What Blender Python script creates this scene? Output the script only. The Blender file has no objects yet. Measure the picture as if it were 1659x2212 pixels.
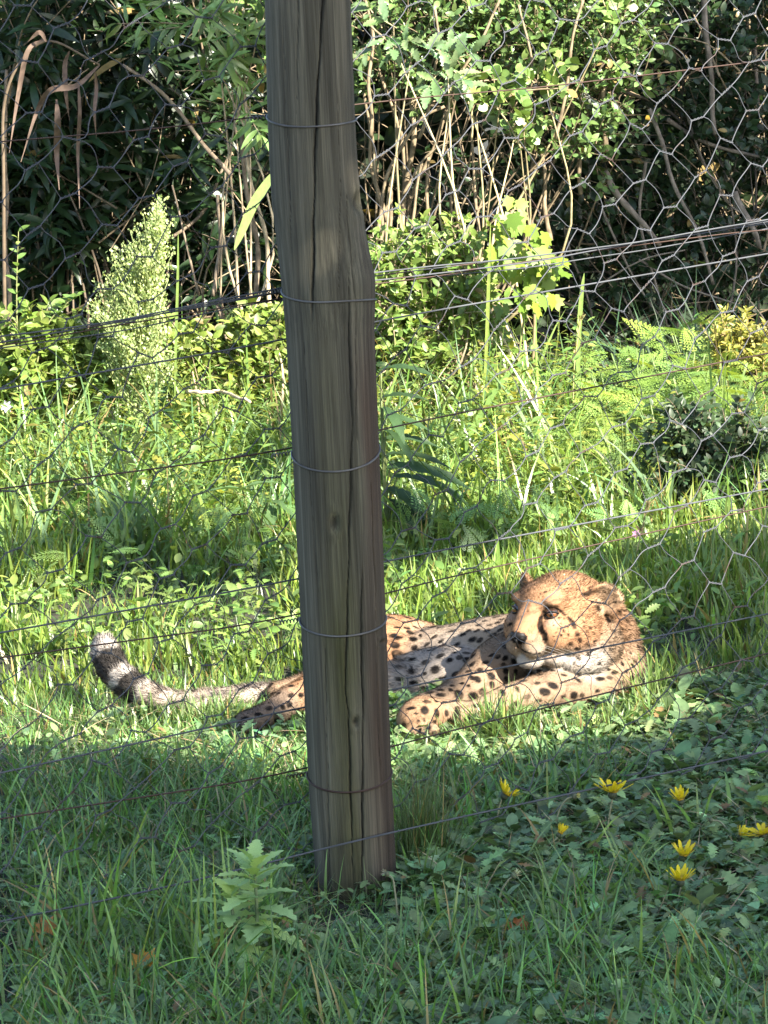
import bpy, math, random
import numpy as np
from mathutils import Vector, Matrix
from mathutils.bvhtree import BVHTree
from mathutils.kdtree import KDTree

rng = np.random.default_rng(11)
random.seed(11)
R = math.radians
scene = bpy.context.scene
COL = scene.collection

# ------------------------------------------------------------------ camera
FPX = 8615.0                      # focal length in units of a 1659 x 2212 picture
CAM_H, PITCH, ROLL = 1.5, 0.1565, R(2.9)
cam_d = bpy.data.cameras.new("camera")
cam_d.sensor_fit = 'HORIZONTAL'
cam_d.angle = 2 * math.atan(829.5 / FPX)
cam_d.clip_start, cam_d.clip_end = 0.1, 500.0
cam = bpy.data.objects.new("camera", cam_d)
COL.objects.link(cam)
rot = Matrix.Rotation(math.pi / 2 - PITCH, 3, 'X') @ Matrix.Rotation(-ROLL, 3, 'Z')
cam.matrix_world = Matrix.Translation((0, 0, CAM_H)) @ rot.to_4x4()
scene.camera = cam

# ------------------------------------------------------------------ sky, sun, exposure
SUN_AZ, SUN_EL = R(41), R(36)     # sun behind the camera's right shoulder
SUN = Vector((math.sin(SUN_AZ) * math.cos(SUN_EL), -math.cos(SUN_AZ) * math.cos(SUN_EL), math.sin(SUN_EL)))
world = bpy.data.worlds.new("World")
scene.world = world
world.use_nodes = True
wn = world.node_tree.nodes
sky = wn.new("ShaderNodeTexSky")
sky.sky_type = 'NISHITA'
sky.sun_disc = False
sky.sun_elevation = SUN_EL
sky.sun_rotation = math.pi - SUN_AZ
wn["Background"].inputs[1].default_value = 0.082
world.node_tree.links.new(sky.outputs[0], wn["Background"].inputs[0])
sun_d = bpy.data.lights.new("sun", 'SUN')
sun_d.energy = 5.0
sun_d.angle = R(0.5)
sun_d.color = (1.0, 0.92, 0.79)
sun = bpy.data.objects.new("sun", sun_d)
COL.objects.link(sun)
sun.rotation_euler = SUN.to_track_quat('Z', 'Y').to_euler()
vs = scene.view_settings
vs.view_transform = 'Standard'
vs.look = 'None'
vs.gamma = 1.0
vs.use_curve_mapping = False
vs.exposure = 2.68

# ------------------------------------------------------------------ helpers
def ray(px, py):
    d = Vector(((px - 829.5) / FPX, -(py - 1106.0) / FPX, -1.0))
    return (rot @ d).normalized()

ORG = Vector((0, 0, CAM_H))
def at(px, py, Y):                # the point of a sight line at world depth Y
    d = ray(px, py)
    return ORG + d * (Y / d.y)
def on_ground(px, py, z=0.0):
    d = ray(px, py)
    return ORG + d * ((z - CAM_H) / d.z)
def mpp(Y):                       # metres per picture unit at depth Y
    return Y / FPX / math.cos(PITCH)

def tag(o, label=None, cat=None, group=None, kind=None):
    if label: o['label'] = label
    if cat: o['category'] = cat
    if group: o['group'] = group
    if kind: o['kind'] = kind
    return o
def thing(name, loc, label, cat, group=None):
    o = bpy.data.objects.new(name, None)
    o.empty_display_size = 0.05
    COL.objects.link(o)
    o.location = loc
    return tag(o, label, cat, group)
def place(o, parent):             # parts are built in world coordinates
    COL.objects.link(o)
    if parent is not None:
        o.parent = parent
        base = Vector((0, 0, 0)); q = parent
        while q is not None:
            base += q.location; q = q.parent
        o.location = -base
    return o

def tri_mesh(name, V, T, mat, C=None, smooth=True):
    V = np.asarray(V, np.float32); T = np.asarray(T, np.int32)
    me = bpy.data.meshes.new(name)
    n, k = len(V), len(T)
    me.vertices.add(n); me.vertices.foreach_set("co", V.ravel())
    me.loops.add(k * 3); me.loops.foreach_set("vertex_index", T.ravel())
    me.polygons.add(k)
    me.polygons.foreach_set("loop_start", np.arange(0, 3 * k, 3, dtype=np.int32))
    me.polygons.foreach_set("loop_total", np.full(k, 3, np.int32))
    me.polygons.foreach_set("use_smooth", np.full(k, smooth, bool))
    if C is not None:
        a = me.color_attributes.new("Col", 'FLOAT_COLOR', 'POINT')
        c4 = np.ones((n, 4), np.float32); c4[:, :3] = C
        a.data.foreach_set("color", c4.ravel())
    me.update(calc_edges=True)
    if mat: me.materials.append(mat)
    return me
def obj(name, me, parent=None, label=None, cat=None, group=None, kind=None):
    o = bpy.data.objects.new(name, me)
    place(o, parent)
    return tag(o, label, cat, group, kind)

class Bag:                        # collects triangles with colours
    def __init__(s): s.V, s.T, s.C, s.n = [], [], [], 0
    def add(s, V, T, C):
        V = np.asarray(V, float)
        C = np.asarray(C, float)
        if C.ndim == 1: C = np.tile(C, (len(V), 1))
        s.V.append(V); s.T.append(np.asarray(T, int) + s.n); s.C.append(C); s.n += len(V)
    def mesh(s, name, mat, smooth=True):
        return tri_mesh(name, np.concatenate(s.V), np.concatenate(s.T), mat, np.concatenate(s.C), smooth)
    def build(s, name, mat, parent=None, smooth=True, **k):
        return obj(name, s.mesh(name, mat, smooth), parent, **k)

def smooth_path(pts, n):
    """Catmull-Rom through pts (rows of any width), n samples per span."""
    P = np.asarray(pts, float)
    P = np.vstack([2 * P[0] - P[1], P, 2 * P[-1] - P[-2]])
    out = []
    for i in range(1, len(P) - 2):
        t = np.linspace(0, 1, n, endpoint=False)[:, None]
        a, b, c, d = P[i - 1], P[i], P[i + 1], P[i + 2]
        out.append(0.5 * (2 * b + (c - a) * t + (2 * a - 5 * b + 4 * c - d) * t ** 2 + (3 * b - a - 3 * c + d) * t ** 3))
    out.append(P[-2][None])
    return np.vstack(out)

def tube(pts, rad, sides=5, cap=True):
    P = np.asarray(pts, float); m = len(P)
    r = np.full(m, rad) if np.isscalar(rad) else np.asarray(rad, float)
    D = np.gradient(P, axis=0); D /= np.linalg.norm(D, axis=1)[:, None] + 1e-12
    ref = np.array([0, 0, 1.0]) if abs(D[0][2]) < 0.8 else np.array([1.0, 0, 0])
    U = np.cross(D, ref); U /= np.linalg.norm(U, axis=1)[:, None] + 1e-12
    W = np.cross(D, U)
    a = np.linspace(0, 2 * np.pi, sides, endpoint=False)
    V = P[:, None] + r[:, None, None] * (U[:, None] * np.cos(a)[None, :, None] + W[:, None] * np.sin(a)[None, :, None])
    V = V.reshape(-1, 3)
    i, j = np.meshgrid(np.arange(m - 1), np.arange(sides), indexing='ij')
    i, j = i.ravel(), j.ravel(); k = (j + 1) % sides
    A, B, Cc, Dd = i * sides + j, i * sides + k, (i + 1) * sides + k, (i + 1) * sides + j
    T = np.vstack([np.c_[A, B, Cc], np.c_[A, Cc, Dd]])
    if cap:
        n0 = len(V)
        V = np.vstack([V, P[0], P[-1]])
        jj = np.arange(sides); kk = (jj + 1) % sides
        T = np.vstack([T, np.c_[np.full(sides, n0), kk, jj], np.c_[np.full(sides, n0 + 1), (m - 1) * sides + jj, (m - 1) * sides + kk]])
    return V, T

def norm(a): return a / (np.linalg.norm(a, axis=-1, keepdims=True) + 1e-12)

# smooth pseudo-noise in 2/3 D, a sum of sines (fixed phases)
_ph = np.random.default_rng(3).uniform(0, 6.28, (24,))
_dr = norm(np.random.default_rng(4).normal(size=(24, 3)))
def wob(P, freq=1.0, k=8):
    P = np.asarray(P, float)
    out = np.zeros(len(P))
    for i in range(k):
        out += np.sin(P @ _dr[i] * freq * (1 + 0.35 * i) + _ph[i]) / (1 + 0.25 * i)
    return out / 2.6

# ------------------------------------------------------------------ materials
def new_mat(name):
    m = bpy.data.materials.new(name); m.use_nodes = True
    nt = m.node_tree
    return m, nt, nt.nodes["Principled BSDF"]
def leaf_mat(name, rough=0.45, trans=0.35, spec=0.5, vary=0.35, tint=(1.15, 1.1, 0.55), scale=60.0):
    m, nt, b = new_mat(name)
    N, L = nt.nodes, nt.links
    at_ = N.new("ShaderNodeAttribute"); at_.attribute_name = "Col"
    tc = N.new("ShaderNodeTexCoord")
    no = N.new("ShaderNodeTexNoise"); no.inputs["Scale"].default_value = scale; no.inputs["Detail"].default_value = 3
    L.new(tc.outputs["Object"], no.inputs["Vector"])
    mr = N.new("ShaderNodeMapRange"); mr.inputs[1].default_value = 0.25; mr.inputs[2].default_value = 0.75
    mr.inputs[3].default_value = 1 - vary; mr.inputs[4].default_value = 1 + vary
    L.new(no.outputs[0], mr.inputs[0])
    mx = N.new("ShaderNodeMix"); mx.data_type = 'RGBA'; mx.blend_type = 'MULTIPLY'; mx.inputs[0].default_value = 1.0
    L.new(at_.outputs["Color"], mx.inputs[6]); L.new(mr.outputs[0], mx.inputs[7])
    L.new(mx.outputs[2], b.inputs["Base Color"])
    b.inputs["Roughness"].default_value = rough
    b.inputs["Specular IOR Level"].default_value = spec
    if trans > 0:
        tr = N.new("ShaderNodeBsdfTranslucent")
        t2 = N.new("ShaderNodeMix"); t2.data_type = 'RGBA'; t2.blend_type = 'MULTIPLY'; t2.inputs[0].default_value = 1.0
        L.new(mx.outputs[2], t2.inputs[6]); t2.inputs[7].default_value = (*[min(1.6, c * 1.35) for c in tint], 1)
        L.new(t2.outputs[2], tr.inputs[0])
        ms = N.new("ShaderNodeMixShader"); ms.inputs[0].default_value = trans
        L.new(b.outputs[0], ms.inputs[1]); L.new(tr.outputs[0], ms.inputs[2])
        L.new(ms.outputs[0], N["Material Output"].inputs[0])
    return m
M_GRASS = leaf_mat("grass_blade", 0.38, 0.35, 0.5, 0.2)
M_LEAF = leaf_mat("leaf_soft", 0.5, 0.35, 0.45, 0.25)
M_GLOSS = leaf_mat("leaf_glossy", 0.33, 0.25, 0.4, 0.25)
M_WEED = leaf_mat("leaf_weed", 0.6, 0.25, 0.4, 0.3)
M_DRY = leaf_mat("dry_stalk", 0.75, 0.1, 0.2, 0.35, (1, 1, 1), 40)
M_BARK = leaf_mat("bark", 0.85, 0.0, 0.15, 0.45, (1, 1, 1), 55)
M_PETAL = leaf_mat("petal", 0.55, 0.3, 0.3, 0.12, (1.1, 1.0, 0.6))

def wire_mat(name, col, metal, rough, rust=0.0):
    m, nt, b = new_mat(name)
    N, L = nt.nodes, nt.links
    tc = N.new("ShaderNodeTexCoord")
    no = N.new("ShaderNodeTexNoise"); no.inputs["Scale"].default_value = 28; no.inputs["Detail"].default_value = 6
    L.new(tc.outputs["Object"], no.inputs["Vector"])
    cr = N.new("ShaderNodeValToRGB")
    cr.color_ramp.elements[0].position = 0.40; cr.color_ramp.elements[1].position = 0.62
    cr.color_ramp.elements[0].color = (*col, 1)
    rc = (0.034, 0.016, 0.010) if rust else tuple(c * 0.65 for c in col)
    cr.color_ramp.elements[1].color = (*rc, 1)
    if rust:
        cr.color_ramp.elements[0].position = 0.62 - rust * 0.5; cr.color_ramp.elements[1].position = 0.74 - rust * 0.5
    L.new(no.outputs[0], cr.inputs[0]); L.new(cr.outputs[0], b.inputs["Base Color"])
    b.inputs["Metallic"].default_value = metal; b.inputs["Roughness"].default_value = rough
    return m
M_ZINC = wire_mat("galvanised_wire", (0.047, 0.052, 0.060), 0.05, 0.7)
M_NET = wire_mat("netting_wire", (0.040, 0.044, 0.053), 0.1, 0.65, 0.10)
M_RUST = wire_mat("rusty_wire", (0.042, 0.036, 0.034), 0.3, 0.6, 0.85)
M_TIE = wire_mat("tie_wire", (0.11, 0.105, 0.10), 0.45, 0.5)

# ------------------------------------------------------------------ ground
def ground_z(x, y):
    P = np.c_[np.atleast_1d(x), np.atleast_1d(y), np.zeros(np.size(x))]
    return 0.012 * wob(P, 2.2) + 0.006 * wob(P + 7, 9.0)
def gz(x, y): return float(ground_z(x, y)[0])
def make_ground():
    m, nt, b = new_mat("soil")
    N, L = nt.nodes, nt.links
    tc = N.new("ShaderNodeTexCoord")
    n1 = N.new("ShaderNodeTexNoise"); n1.inputs["Scale"].default_value = 9; n1.inputs["Detail"].default_value = 8
    n2 = N.new("ShaderNodeTexNoise"); n2.inputs["Scale"].default_value = 120; n2.inputs["Detail"].default_value = 5
    L.new(tc.outputs["Object"], n1.inputs["Vector"]); L.new(tc.outputs["Object"], n2.inputs["Vector"])
    cr = N.new("ShaderNodeValToRGB")
    e = cr.color_ramp.elements
    e[0].position = 0.35; e[0].color = (0.010, 0.010, 0.005, 1)
    e[1].position = 0.7; e[1].color = (0.026, 0.025, 0.012, 1)
    L.new(n1.outputs[0], cr.inputs[0]); L.new(cr.outputs[0], b.inputs["Base Color"])
    bp = N.new("ShaderNodeBump"); bp.inputs["Strength"].default_value = 0.8; bp.inputs["Distance"].default_value = 0.02
    L.new(n2.outputs[0], bp.inputs["Height"]); L.new(bp.outputs[0], b.inputs["Normal"])
    b.inputs["Roughness"].default_value = 0.95
    xs = np.concatenate([[-200, -60, -20, -8], np.linspace(-4, 4, 81), [8, 20, 60, 200]])
    ys = np.concatenate([[-200, -60, -20, -5, 0], np.linspace(3, 15, 121), [20, 40, 90, 200]])
    X, Y = np.meshgrid(xs, ys)
    Z = ground_z(X.ravel(), Y.ravel())
    V = np.c_[X.ravel(), Y.ravel(), Z]
    nx, ny = len(xs), len(ys)
    i, j = np.meshgrid(np.arange(nx - 1), np.arange(ny - 1)); i, j = i.ravel(), j.ravel()
    a = j * nx + i
    T = np.vstack([np.c_[a, a + 1, a + nx + 1], np.c_[a, a + nx + 1, a + nx]])
    obj("ground", tri_mesh("ground", V, T, m), kind='structure')
make_ground()
# ------------------------------------------------------------------ fence post
FENCE_A = R(33)
PB = on_ground(766, 1925)
FU = Vector((math.cos(FENCE_A), math.sin(FENCE_A), 0))     # along the fence, to the right and away
FN = Vector((-math.sin(FENCE_A), math.cos(FENCE_A), 0))    # away from the viewer
def on_plane(px, py, off):
    d = ray(px, py); p0 = PB + FN * off
    return ORG + d * ((p0 - ORG).dot(FN) / d.dot(FN))

PROFILE = [(-260, 568, 750), (0, 575, 757), (250, 580, 766), (330, 583, 770), (430, 588, 777), (520, 599, 792), (570, 604, 802), (605, 608, 810),
           (650, 612, 810), (720, 618, 808), (1000, 633, 820), (1350, 649, 834), (1700, 665, 847), (1900, 680, 857), (2010, 686, 862)]
def make_post():
    m, nt, b = new_mat("weathered_post_wood")
    N, L = nt.nodes, nt.links
    tc = N.new("ShaderNodeTexCoord")
    def noise(sx, sz, det=6, rough=0.6):
        mp = N.new("ShaderNodeMapping"); mp.inputs["Scale"].default_value = (sx, sx, sz)
        L.new(tc.outputs["Object"], mp.inputs[0])
        n = N.new("ShaderNodeTexNoise"); n.inputs["Scale"].default_value = 1; n.inputs["Detail"].default_value = det
        n.inputs["Roughness"].default_value = rough
        L.new(mp.outputs[0], n.inputs["Vector"]); return n.outputs[0]
    fine, mid, big, tone = noise(520, 7, 8, 0.72), noise(150, 2.2), noise(16, 3), noise(34, 1.3)
    def ramp(src, stops):
        c = N.new("ShaderNodeValToRGB"); el = c.color_ramp.elements
        el[0].position, el[0].color = stops[0][0], (*stops[0][1], 1)
        el[1].position, el[1].color = stops[-1][0], (*stops[-1][1], 1)
        for p, k in stops[1:-1]:
            q = el.new(p); q.color = (*k, 1)
        L.new(src, c.inputs[0]); return c.outputs[0]
    def mix(f, a, b_, mode='MIX'):
        x = N.new("ShaderNodeMix"); x.data_type = 'RGBA'; x.blend_type = mode
        if isinstance(f, float): x.inputs[0].default_value = f
        else: L.new(f, x.inputs[0])
        for s, i in ((a, 6), (b_, 7)):
            if isinstance(s, tuple): x.inputs[i].default_value = (*s, 1)
            else: L.new(s, x.inputs[i])
        return x.outputs[2]
    base = ramp(mid, [(0.22, (0.042, 0.038, 0.026)), (0.5, (0.080, 0.073, 0.052)), (0.78, (0.130, 0.119, 0.088))])
    at_ = N.new("ShaderNodeAttribute"); at_.attribute_name = "Col"
    sp = N.new("ShaderNodeSeparateColor"); L.new(at_.outputs["Color"], sp.inputs[0])
    grn = N.new("ShaderNodeMath"); grn.operation = 'MULTIPLY'; L.new(sp.outputs[1], grn.inputs[0])
    gm = ramp(big, [(0.35, (0.3,) * 3), (0.65, (1,) * 3)]); L.new(gm, grn.inputs[1])
    c = mix(grn.outputs[0], base, mix(1.0, base, (0.72, 0.78, 0.36), 'MULTIPLY'))
    c = mix(sp.outputs[0], c, mix(1.0, c, (0.62, 0.47, 0.45), 'MULTIPLY'))
    streak = ramp(tone, [(0.38, (0.30,) * 3), (0.58, (1.15,) * 3)])
    c = mix(0.65, c, streak, 'MULTIPLY')
    fr = ramp(fine, [(0.32, (0.52,) * 3), (0.62, (1.2,) * 3)])
    c = mix(0.85, c, fr, 'MULTIPLY')
    c = mix(sp.outputs[2], c, (0.008, 0.007, 0.006))
    L.new(c, b.inputs["Base Color"])
    b.inputs["Roughness"].default_value = 0.85; b.inputs["Specular IOR Level"].default_value = 0.25
    bp = N.new("ShaderNodeBump"); bp.inputs["Strength"].default_value = 0.55; bp.inputs["Distance"].default_value = 0.003
    L.new(fine, bp.inputs["Height"]); L.new(bp.outputs[0], b.inputs["Normal"])

    prof = np.array(PROFILE, float)
    ys = np.linspace(prof[0, 0], prof[-1, 0], 620)
    lx, rx = np.interp(ys, prof[:, 0], prof[:, 1]), np.interp(ys, prof[:, 0], prof[:, 2])
    k = np.ones(9) / 9
    for a in (lx, rx):
        a[4:-4] = np.convolve(a, k, 'valid')
    NS = 300
    ang = np.linspace(0, 2 * np.pi, NS, endpoint=False)
    view = Vector((PB.x, PB.y, 0)).normalized(); right = Vector((view.y, -view.x, 0))
    V, C, ring_c, ring_r = [], [], [], []
    for y, l, r in zip(ys, lx, rx):
        d = ray((l + r) / 2, y)
        tt = PB.y / d.y
        c = ORG + d * tt
        rad = (r - l) / 2 * mpp(PB.y)
        ring_c.append(c); ring_r.append(rad)
    # cracks: picture columns along the front, width and depth
    def crack(pts, w, dep):
        q = np.array(pts, float)
        return q[:, 0], q[:, 1], w, dep
    cr = [crack([(-260, 706), (0, 697), (150, 688), (300, 681), (450, 678), (620, 675), (700, 673)], 2.3, 0.026),
          crack([(560, 752), (760, 754), (900, 760), (1050, 756), (1200, 752), (1400, 747), (1480, 744), (1520, 752), (1700, 756), (1900, 762)], 1.8, 0.016),
          crack([(380, 744), (480, 750), (640, 766), (800, 768), (980, 770)], 1.2, 0.010),
          crack([(1200, 782), (1350, 780), (1500, 784), (1700, 783), (1850, 782), (2010, 785)], 2.2, 0.018),
          crack([(-260, 640), (0, 644), (260, 640)], 0.9, 0.006), crack([(150, 726), (420, 734), (700, 728)], 0.8, 0.006),
          crack([(700, 655), (1000, 668), (1300, 690)], 0.8, 0.006), crack([(1000, 800), (1300, 812), (1700, 822)], 0.9, 0.007),
          crack([(1300, 700), (1600, 706), (1950, 712)], 0.9, 0.006), crack([(0, 610), (300, 622), (560, 630)], 0.8, 0.006)]
    knots = [(722, 1115, 15, 26), (768, 1543, 11, 17), (826, 1385, 9, 8), (772, 440, 16, 30)]
    for iy, (y, c, rad) in enumerate(zip(ys, ring_c, ring_r)):
        ca, sa = np.cos(ang), np.sin(ang)
        # ang = 0 faces the viewer; +pi/2 is to the right
        dep = np.zeros(NS); red = np.zeros(NS); grn = np.zeros(NS); blk = np.zeros(NS)
        l, r = lx[iy], rx[iy]
        col = (l + r) / 2 + (r - l) / 2 * sa
        front = ca > 0.02
        for qy, qx, w, dp in cr:
            if qy[0] <= y <= qy[-1]:
                fade = min(1, (y - qy[0]) / 60 if qy[0] > -200 else 1, (qy[-1] - y) / 60 if qy[-1] < 2000 else 1)
                x0 = np.interp(y, qy, qx) + 0.7 * math.sin(y * 0.045 + qx[0]) + 0.35 * math.sin(y * 0.17)
                ww = w * (0.55 + 0.45 * fade) * (0.8 + 0.3 * math.sin(y * 0.021 + qx[0]))
                g = np.exp(-((col - x0) / ww) ** 2) * front
                dep += g * dp * fade * 0.35; blk = np.maximum(blk, np.clip(g * 1.3 - 0.25, 0, 1) * fade * min(1, w / 1.6))
        for kx, ky, kw, kh in knots:
            q = ((col - kx) / kw) ** 2 + ((y - ky) / kh) ** 2
            g = np.exp(-q) * front
            dep += 0.006 * np.exp(-q * 2.2) * front - 0.0015 * np.exp(-((np.sqrt(q) - 1) / 0.6) ** 2) * front
            blk = np.maximum(blk, 0.75 * np.exp(-q * 5) * front); grn = np.maximum(grn, g * 0.6)
        sx = sa
        n = wob(np.c_[sa * 2, np.full(NS, y / 300), ca * 2], 2.0) * 0.25
        red = np.maximum(red, np.clip((sx + n - 0.5) * 2.4, 0, 1) * front * np.clip((y - 380) / 500, 0.15, 1))
        red = np.maximum(red, np.clip(y - 1880, 0, 60) / 60 * 0.5)
        grn = np.maximum(grn, np.clip(1.15 - abs(sx - 0.02 + n) * 1.7, 0, 1) * np.clip((y - 480) / 850, 0.12, 1))
        rr = rad * (1 + 0.012 * np.sin(3 * ang + y * 0.002) + 0.006 * np.sin(7 * ang + 1 + y * 0.004)) - dep
        p = np.array(c)[None] + rr[:, None] * (np.array(right)[None] * sa[:, None] - np.array(view)[None] * ca[:, None])
        V.append(p); C.append(np.c_[red, grn, blk])
    V = np.vstack(V); C = np.vstack(C)
    m_ = len(ys)
    i, j = np.meshgrid(np.arange(m_ - 1), np.arange(NS), indexing='ij'); i, j = i.ravel(), j.ravel(); k2 = (j + 1) % NS
    T = np.vstack([np.c_[i * NS + j, i * NS + k2, (i + 1) * NS + k2], np.c_[i * NS + j, (i + 1) * NS + k2, (i + 1) * NS + j]])[:, ::-1]
    top = len(V); V = np.vstack([V, np.array(ring_c[0])[None] + [[0, 0, 0.004]]]); C = np.vstack([C, [[0, 0, 0]]])
    jj = np.arange(NS); T = np.vstack([T, np.c_[np.full(NS, top), (jj + 1) % NS, jj][:, ::-1]])
    root = thing("fence_post", PB, "thick weathered round wooden post with long cracks standing in the grass", "post")
    obj("shaft", tri_mesh("shaft", V, T, m, C), root)
    # wire loops tied round the post
    def loop(yl, ym, yr, xl, xr, rr):
        y0 = ym
        iy = int(np.argmin(abs(ys - y0))); c = np.array(ring_c[iy]); rad = ring_r[iy] + rr * 0.8
        a = np.linspace(-1.75, 1.75, 46)
        pl = np.array(at(xl, yl, PB.y)); pr = np.array(at(xr, yr, PB.y)); zc = c[2]
        h = np.where(a < 0, (pl[2] - zc), (pr[2] - zc))
        z = h * np.clip(1 - np.cos(a * 0.95), 0, 1.05)
        P = c[None] + rad * (np.array(right)[None] * np.sin(a)[:, None] - np.array(view)[None] * np.cos(a)[:, None])
        P[:, 2] = zc + z
        # follow the leaning axis
        for q in P:
            t = (q[2] - zc) / (ring_c[0].z - ring_c[-1].z)
            q[:2] += (np.array(ring_c[0])[:2] - np.array(ring_c[-1])[:2]) * t
        return P
    for (yl, ym, yr, xl, xr, mt) in [(251, 268, 258, 580, 766, M_TIE), (628, 643, 648, 611, 810, M_TIE), (978, 1006, 965, 632, 818, M_TIE),
                                     (1338, 1359, 1333, 650, 834, M_TIE), (1672, 1690, 1664, 664, 846, M_RUST)]:
        V2, T2 = tube(loop(yl, ym, yr, xl, xr, 0.0016), 0.0016, 6)
        obj("tie_wire", tri_mesh("tie_wire", V2, T2, mt), root)
        # its free end, wound round the line wire beside the post
        a, b_ = on_plane(xl + 6, yl - 1, .070), on_plane(xl - 46, yl + 7, .078)
        d = (b_ - a); t = np.linspace(0, 1, 60); e1_ = d.normalized().orthogonal().normalized(); e2_ = d.normalized().cross(e1_)
        rr_ = 0.0032 - .0008 * t
        P = np.array(a)[None] + np.outer(t, d) + np.outer(rr_ * np.cos(t * 44), e1_) + np.outer(rr_ * np.sin(t * 44), e2_)
        V2, T2 = tube(P, 0.0011, 5)
        obj("wire_knot", tri_mesh("wire_knot", V2, T2, mt), root)
    return root
make_post()

# ------------------------------------------------------------------ wire fence
def plane_sz(px, py, off=0.078):
    p = on_plane(px, py, off) - (PB + FN * off)
    return np.array([p.dot(FU), p.z])
def sz_world(s, z, off=0.078):
    return np.array(PB + FN * off)[None] + np.outer(s, np.array(FU)) + np.outer(z, [0, 0, 1.0]) - np.array([[0, 0, PB.z]])
def make_fence():
    root = thing("wire_netting_fence", PB + FN * 0.078, "hexagonal wire netting hung on straight strands, stretched across behind the wooden post", "fence")
    def strand(name, pts, r, mat, off=0.078, sag=0.0, wig=0.0, dz=0.0):
        q = np.array([plane_sz(x, y, off) for x, y in pts])
        # extend past the frame
        a, b = q[0] - (q[1] - q[0]) / np.linalg.norm(q[1] - q[0]) * 1.1, q[-1] + (q[-1] - q[-2]) / np.linalg.norm(q[-1] - q[-2]) * 1.3
        q = np.vstack([a, q, b])
        s = np.linspace(q[0, 0], q[-1, 0], 160); z = np.interp(s, q[:, 0], q[:, 1])
        k = np.ones(15) / 15; z[7:-7] = np.convolve(z, k, 'valid')
        P = sz_world(s, z + dz, off)
        if wig:
            P[:, 2] += wig * wob(np.c_[s, s * 0, s * 0 + off * 50 + r * 1000 + dz * 300], 9)
            P += np.outer(wig * wob(np.c_[s, s * 0 + 5, s * 0], 14), np.array(FN))
        V, T = tube(P, r, 6)
        return obj(name, tri_mesh(name, V, T, mat), root)
    strand("line_wire", [(0, 306), (300, 282), (575, 253), (765, 222), (1100, 196), (1659, 130)], 0.0012, M_RUST, wig=0.001)
    bun = [(0, 735), (150, 712), (300, 693), (450, 665), (600, 632), (815, 603), (1000, 580), (1250, 545), (1450, 512), (1659, 484)]
    for k, (dz, r, mt) in enumerate([(0.006, 0.0013, M_ZINC), (0.0, 0.0013, M_NET), (-0.006, 0.0011, M_RUST), (0.003, 0.0010, M_NET), (-0.010, 0.0010, M_ZINC)]):
        q = [(x, y + 6 * math.sin(x * 0.006 + k * 1.7)) for x, y in bun]
        strand("line_wire", q, r, mt, 0.074 + 0.003 * k, wig=0.0022, dz=dz)
    strand("line_wire", [(0, 841), (615, 735), (815, 692), (1659, 548)], 0.0014, M_ZINC)
    strand("line_wire", [(0, 1056), (630, 974), (820, 926), (1659, 763)], 0.0013, M_RUST)
    strand("line_wire", [(0, 1367), (650, 1251), (834, 1211), (1659, 1056)], 0.0014, M_ZINC)
    strand("line_wire", [(0, 1421), (650, 1335), (834, 1277), (1659, 1094)], 0.0012, M_RUST)
    strand("line_wire", [(0, 1670), (655, 1527), (839, 1492), (1481, 1362)], 0.0014, M_ZINC)
    strand("line_wire", [(0, 1769), (640, 1671), (850, 1609), (1481, 1455)], 0.0013, M_RUST)
    w = strand("line_wire", [(0, 1991), (420, 1905), (660, 1842), (878, 1790), (1300, 1700), (1659, 1622)], 0.0015, M_ZINC, off=-0.071)
    w["label"] = "bright plain strand passing in front of the post near the ground"

    # hexagonal netting
    A = plane_sz(135, 186)
    e1 = plane_sz(292, 175) - A
    ev = (plane_sz(215, 352) - plane_sz(207, 228))
    ev = np.array([0.1 * ev[0], ev[1]])
    bag = Bag()
    C0 = np.array([0.4, 0.4, 0.4])
    zmin = plane_sz(300, 1925)[1]
    J = {}
    jr = np.random.default_rng(5)
    for a in range(-16, 17):
        for b in range(-9, 34):
            for h in (0, 1):
                p = A + e1 * (a + 0.5 * h) + ev * (b + 0.5 * h)
                q = np.array([[p[0], p[1], 0.3]])
                amp = 0.010 if p[1] > 0.9 else 0.017
                p = p + amp * np.array([wob(q, 7)[0], wob(q + 3, 8)[0]]) + jr.normal(0, 0.004, 2)
                if zmin - 0.02 * wob(q, 5)[0] < p[1] < 1.75 and -1.5 < p[0] < 1.9:
                    th = 0.25 * jr.normal()
                    d = np.array([math.cos(th + 0.1), math.sin(th + 0.1)]) * np.linalg.norm(e1) * 0.10
                    J[(2 * a + h, 2 * b + h)] = (p - d, p + d, 0.078 + 0.010 * wob(q + 9, 4)[0])
    def seg(p, q, o1, o2, r, bow, n=6):
        t = np.linspace(0, 1, n); d = q - p; nn = np.array([-d[1], d[0]])
        sz = p[None] + np.outer(t, d) + np.outer(np.sin(np.pi * t) * bow, nn) + np.outer(np.sin(2 * np.pi * t) * bow * 0.5 * jr.normal(), nn)
        off = o1 + (o2 - o1) * t
        P = np.array(PB)[None] * [[1, 1, 0]] + np.outer(sz[:, 0], FU) + np.outer(off, FN); P[:, 2] = sz[:, 1]
        V, T = tube(P, r, 5, False); bag.add(V, T, C0)
    for (i, j), (l, r, o) in J.items():
        # the twist: two strands wound round each other
        t = np.linspace(-0.12, 1.12, 11); d = r - l; L_ = np.linalg.norm(d); nn = np.array([-d[1], d[0]]) / L_
        for ph in (0, math.pi):
            w = 0.0012
            sz = l[None] + np.outer(t, d) + np.outer(w * np.cos(t * 11 + ph), nn)
            off = o + w * np.sin(t * 11 + ph)
            P = np.array(PB)[None] * [[1, 1, 0]] + np.outer(sz[:, 0], FU) + np.outer(off, FN); P[:, 2] = sz[:, 1]
            V, T = tube(P, 0.0008, 4); bag.add(V, T, C0)
        k = J.get((i + 1, j + 1))          # down-right, a single strand
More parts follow.
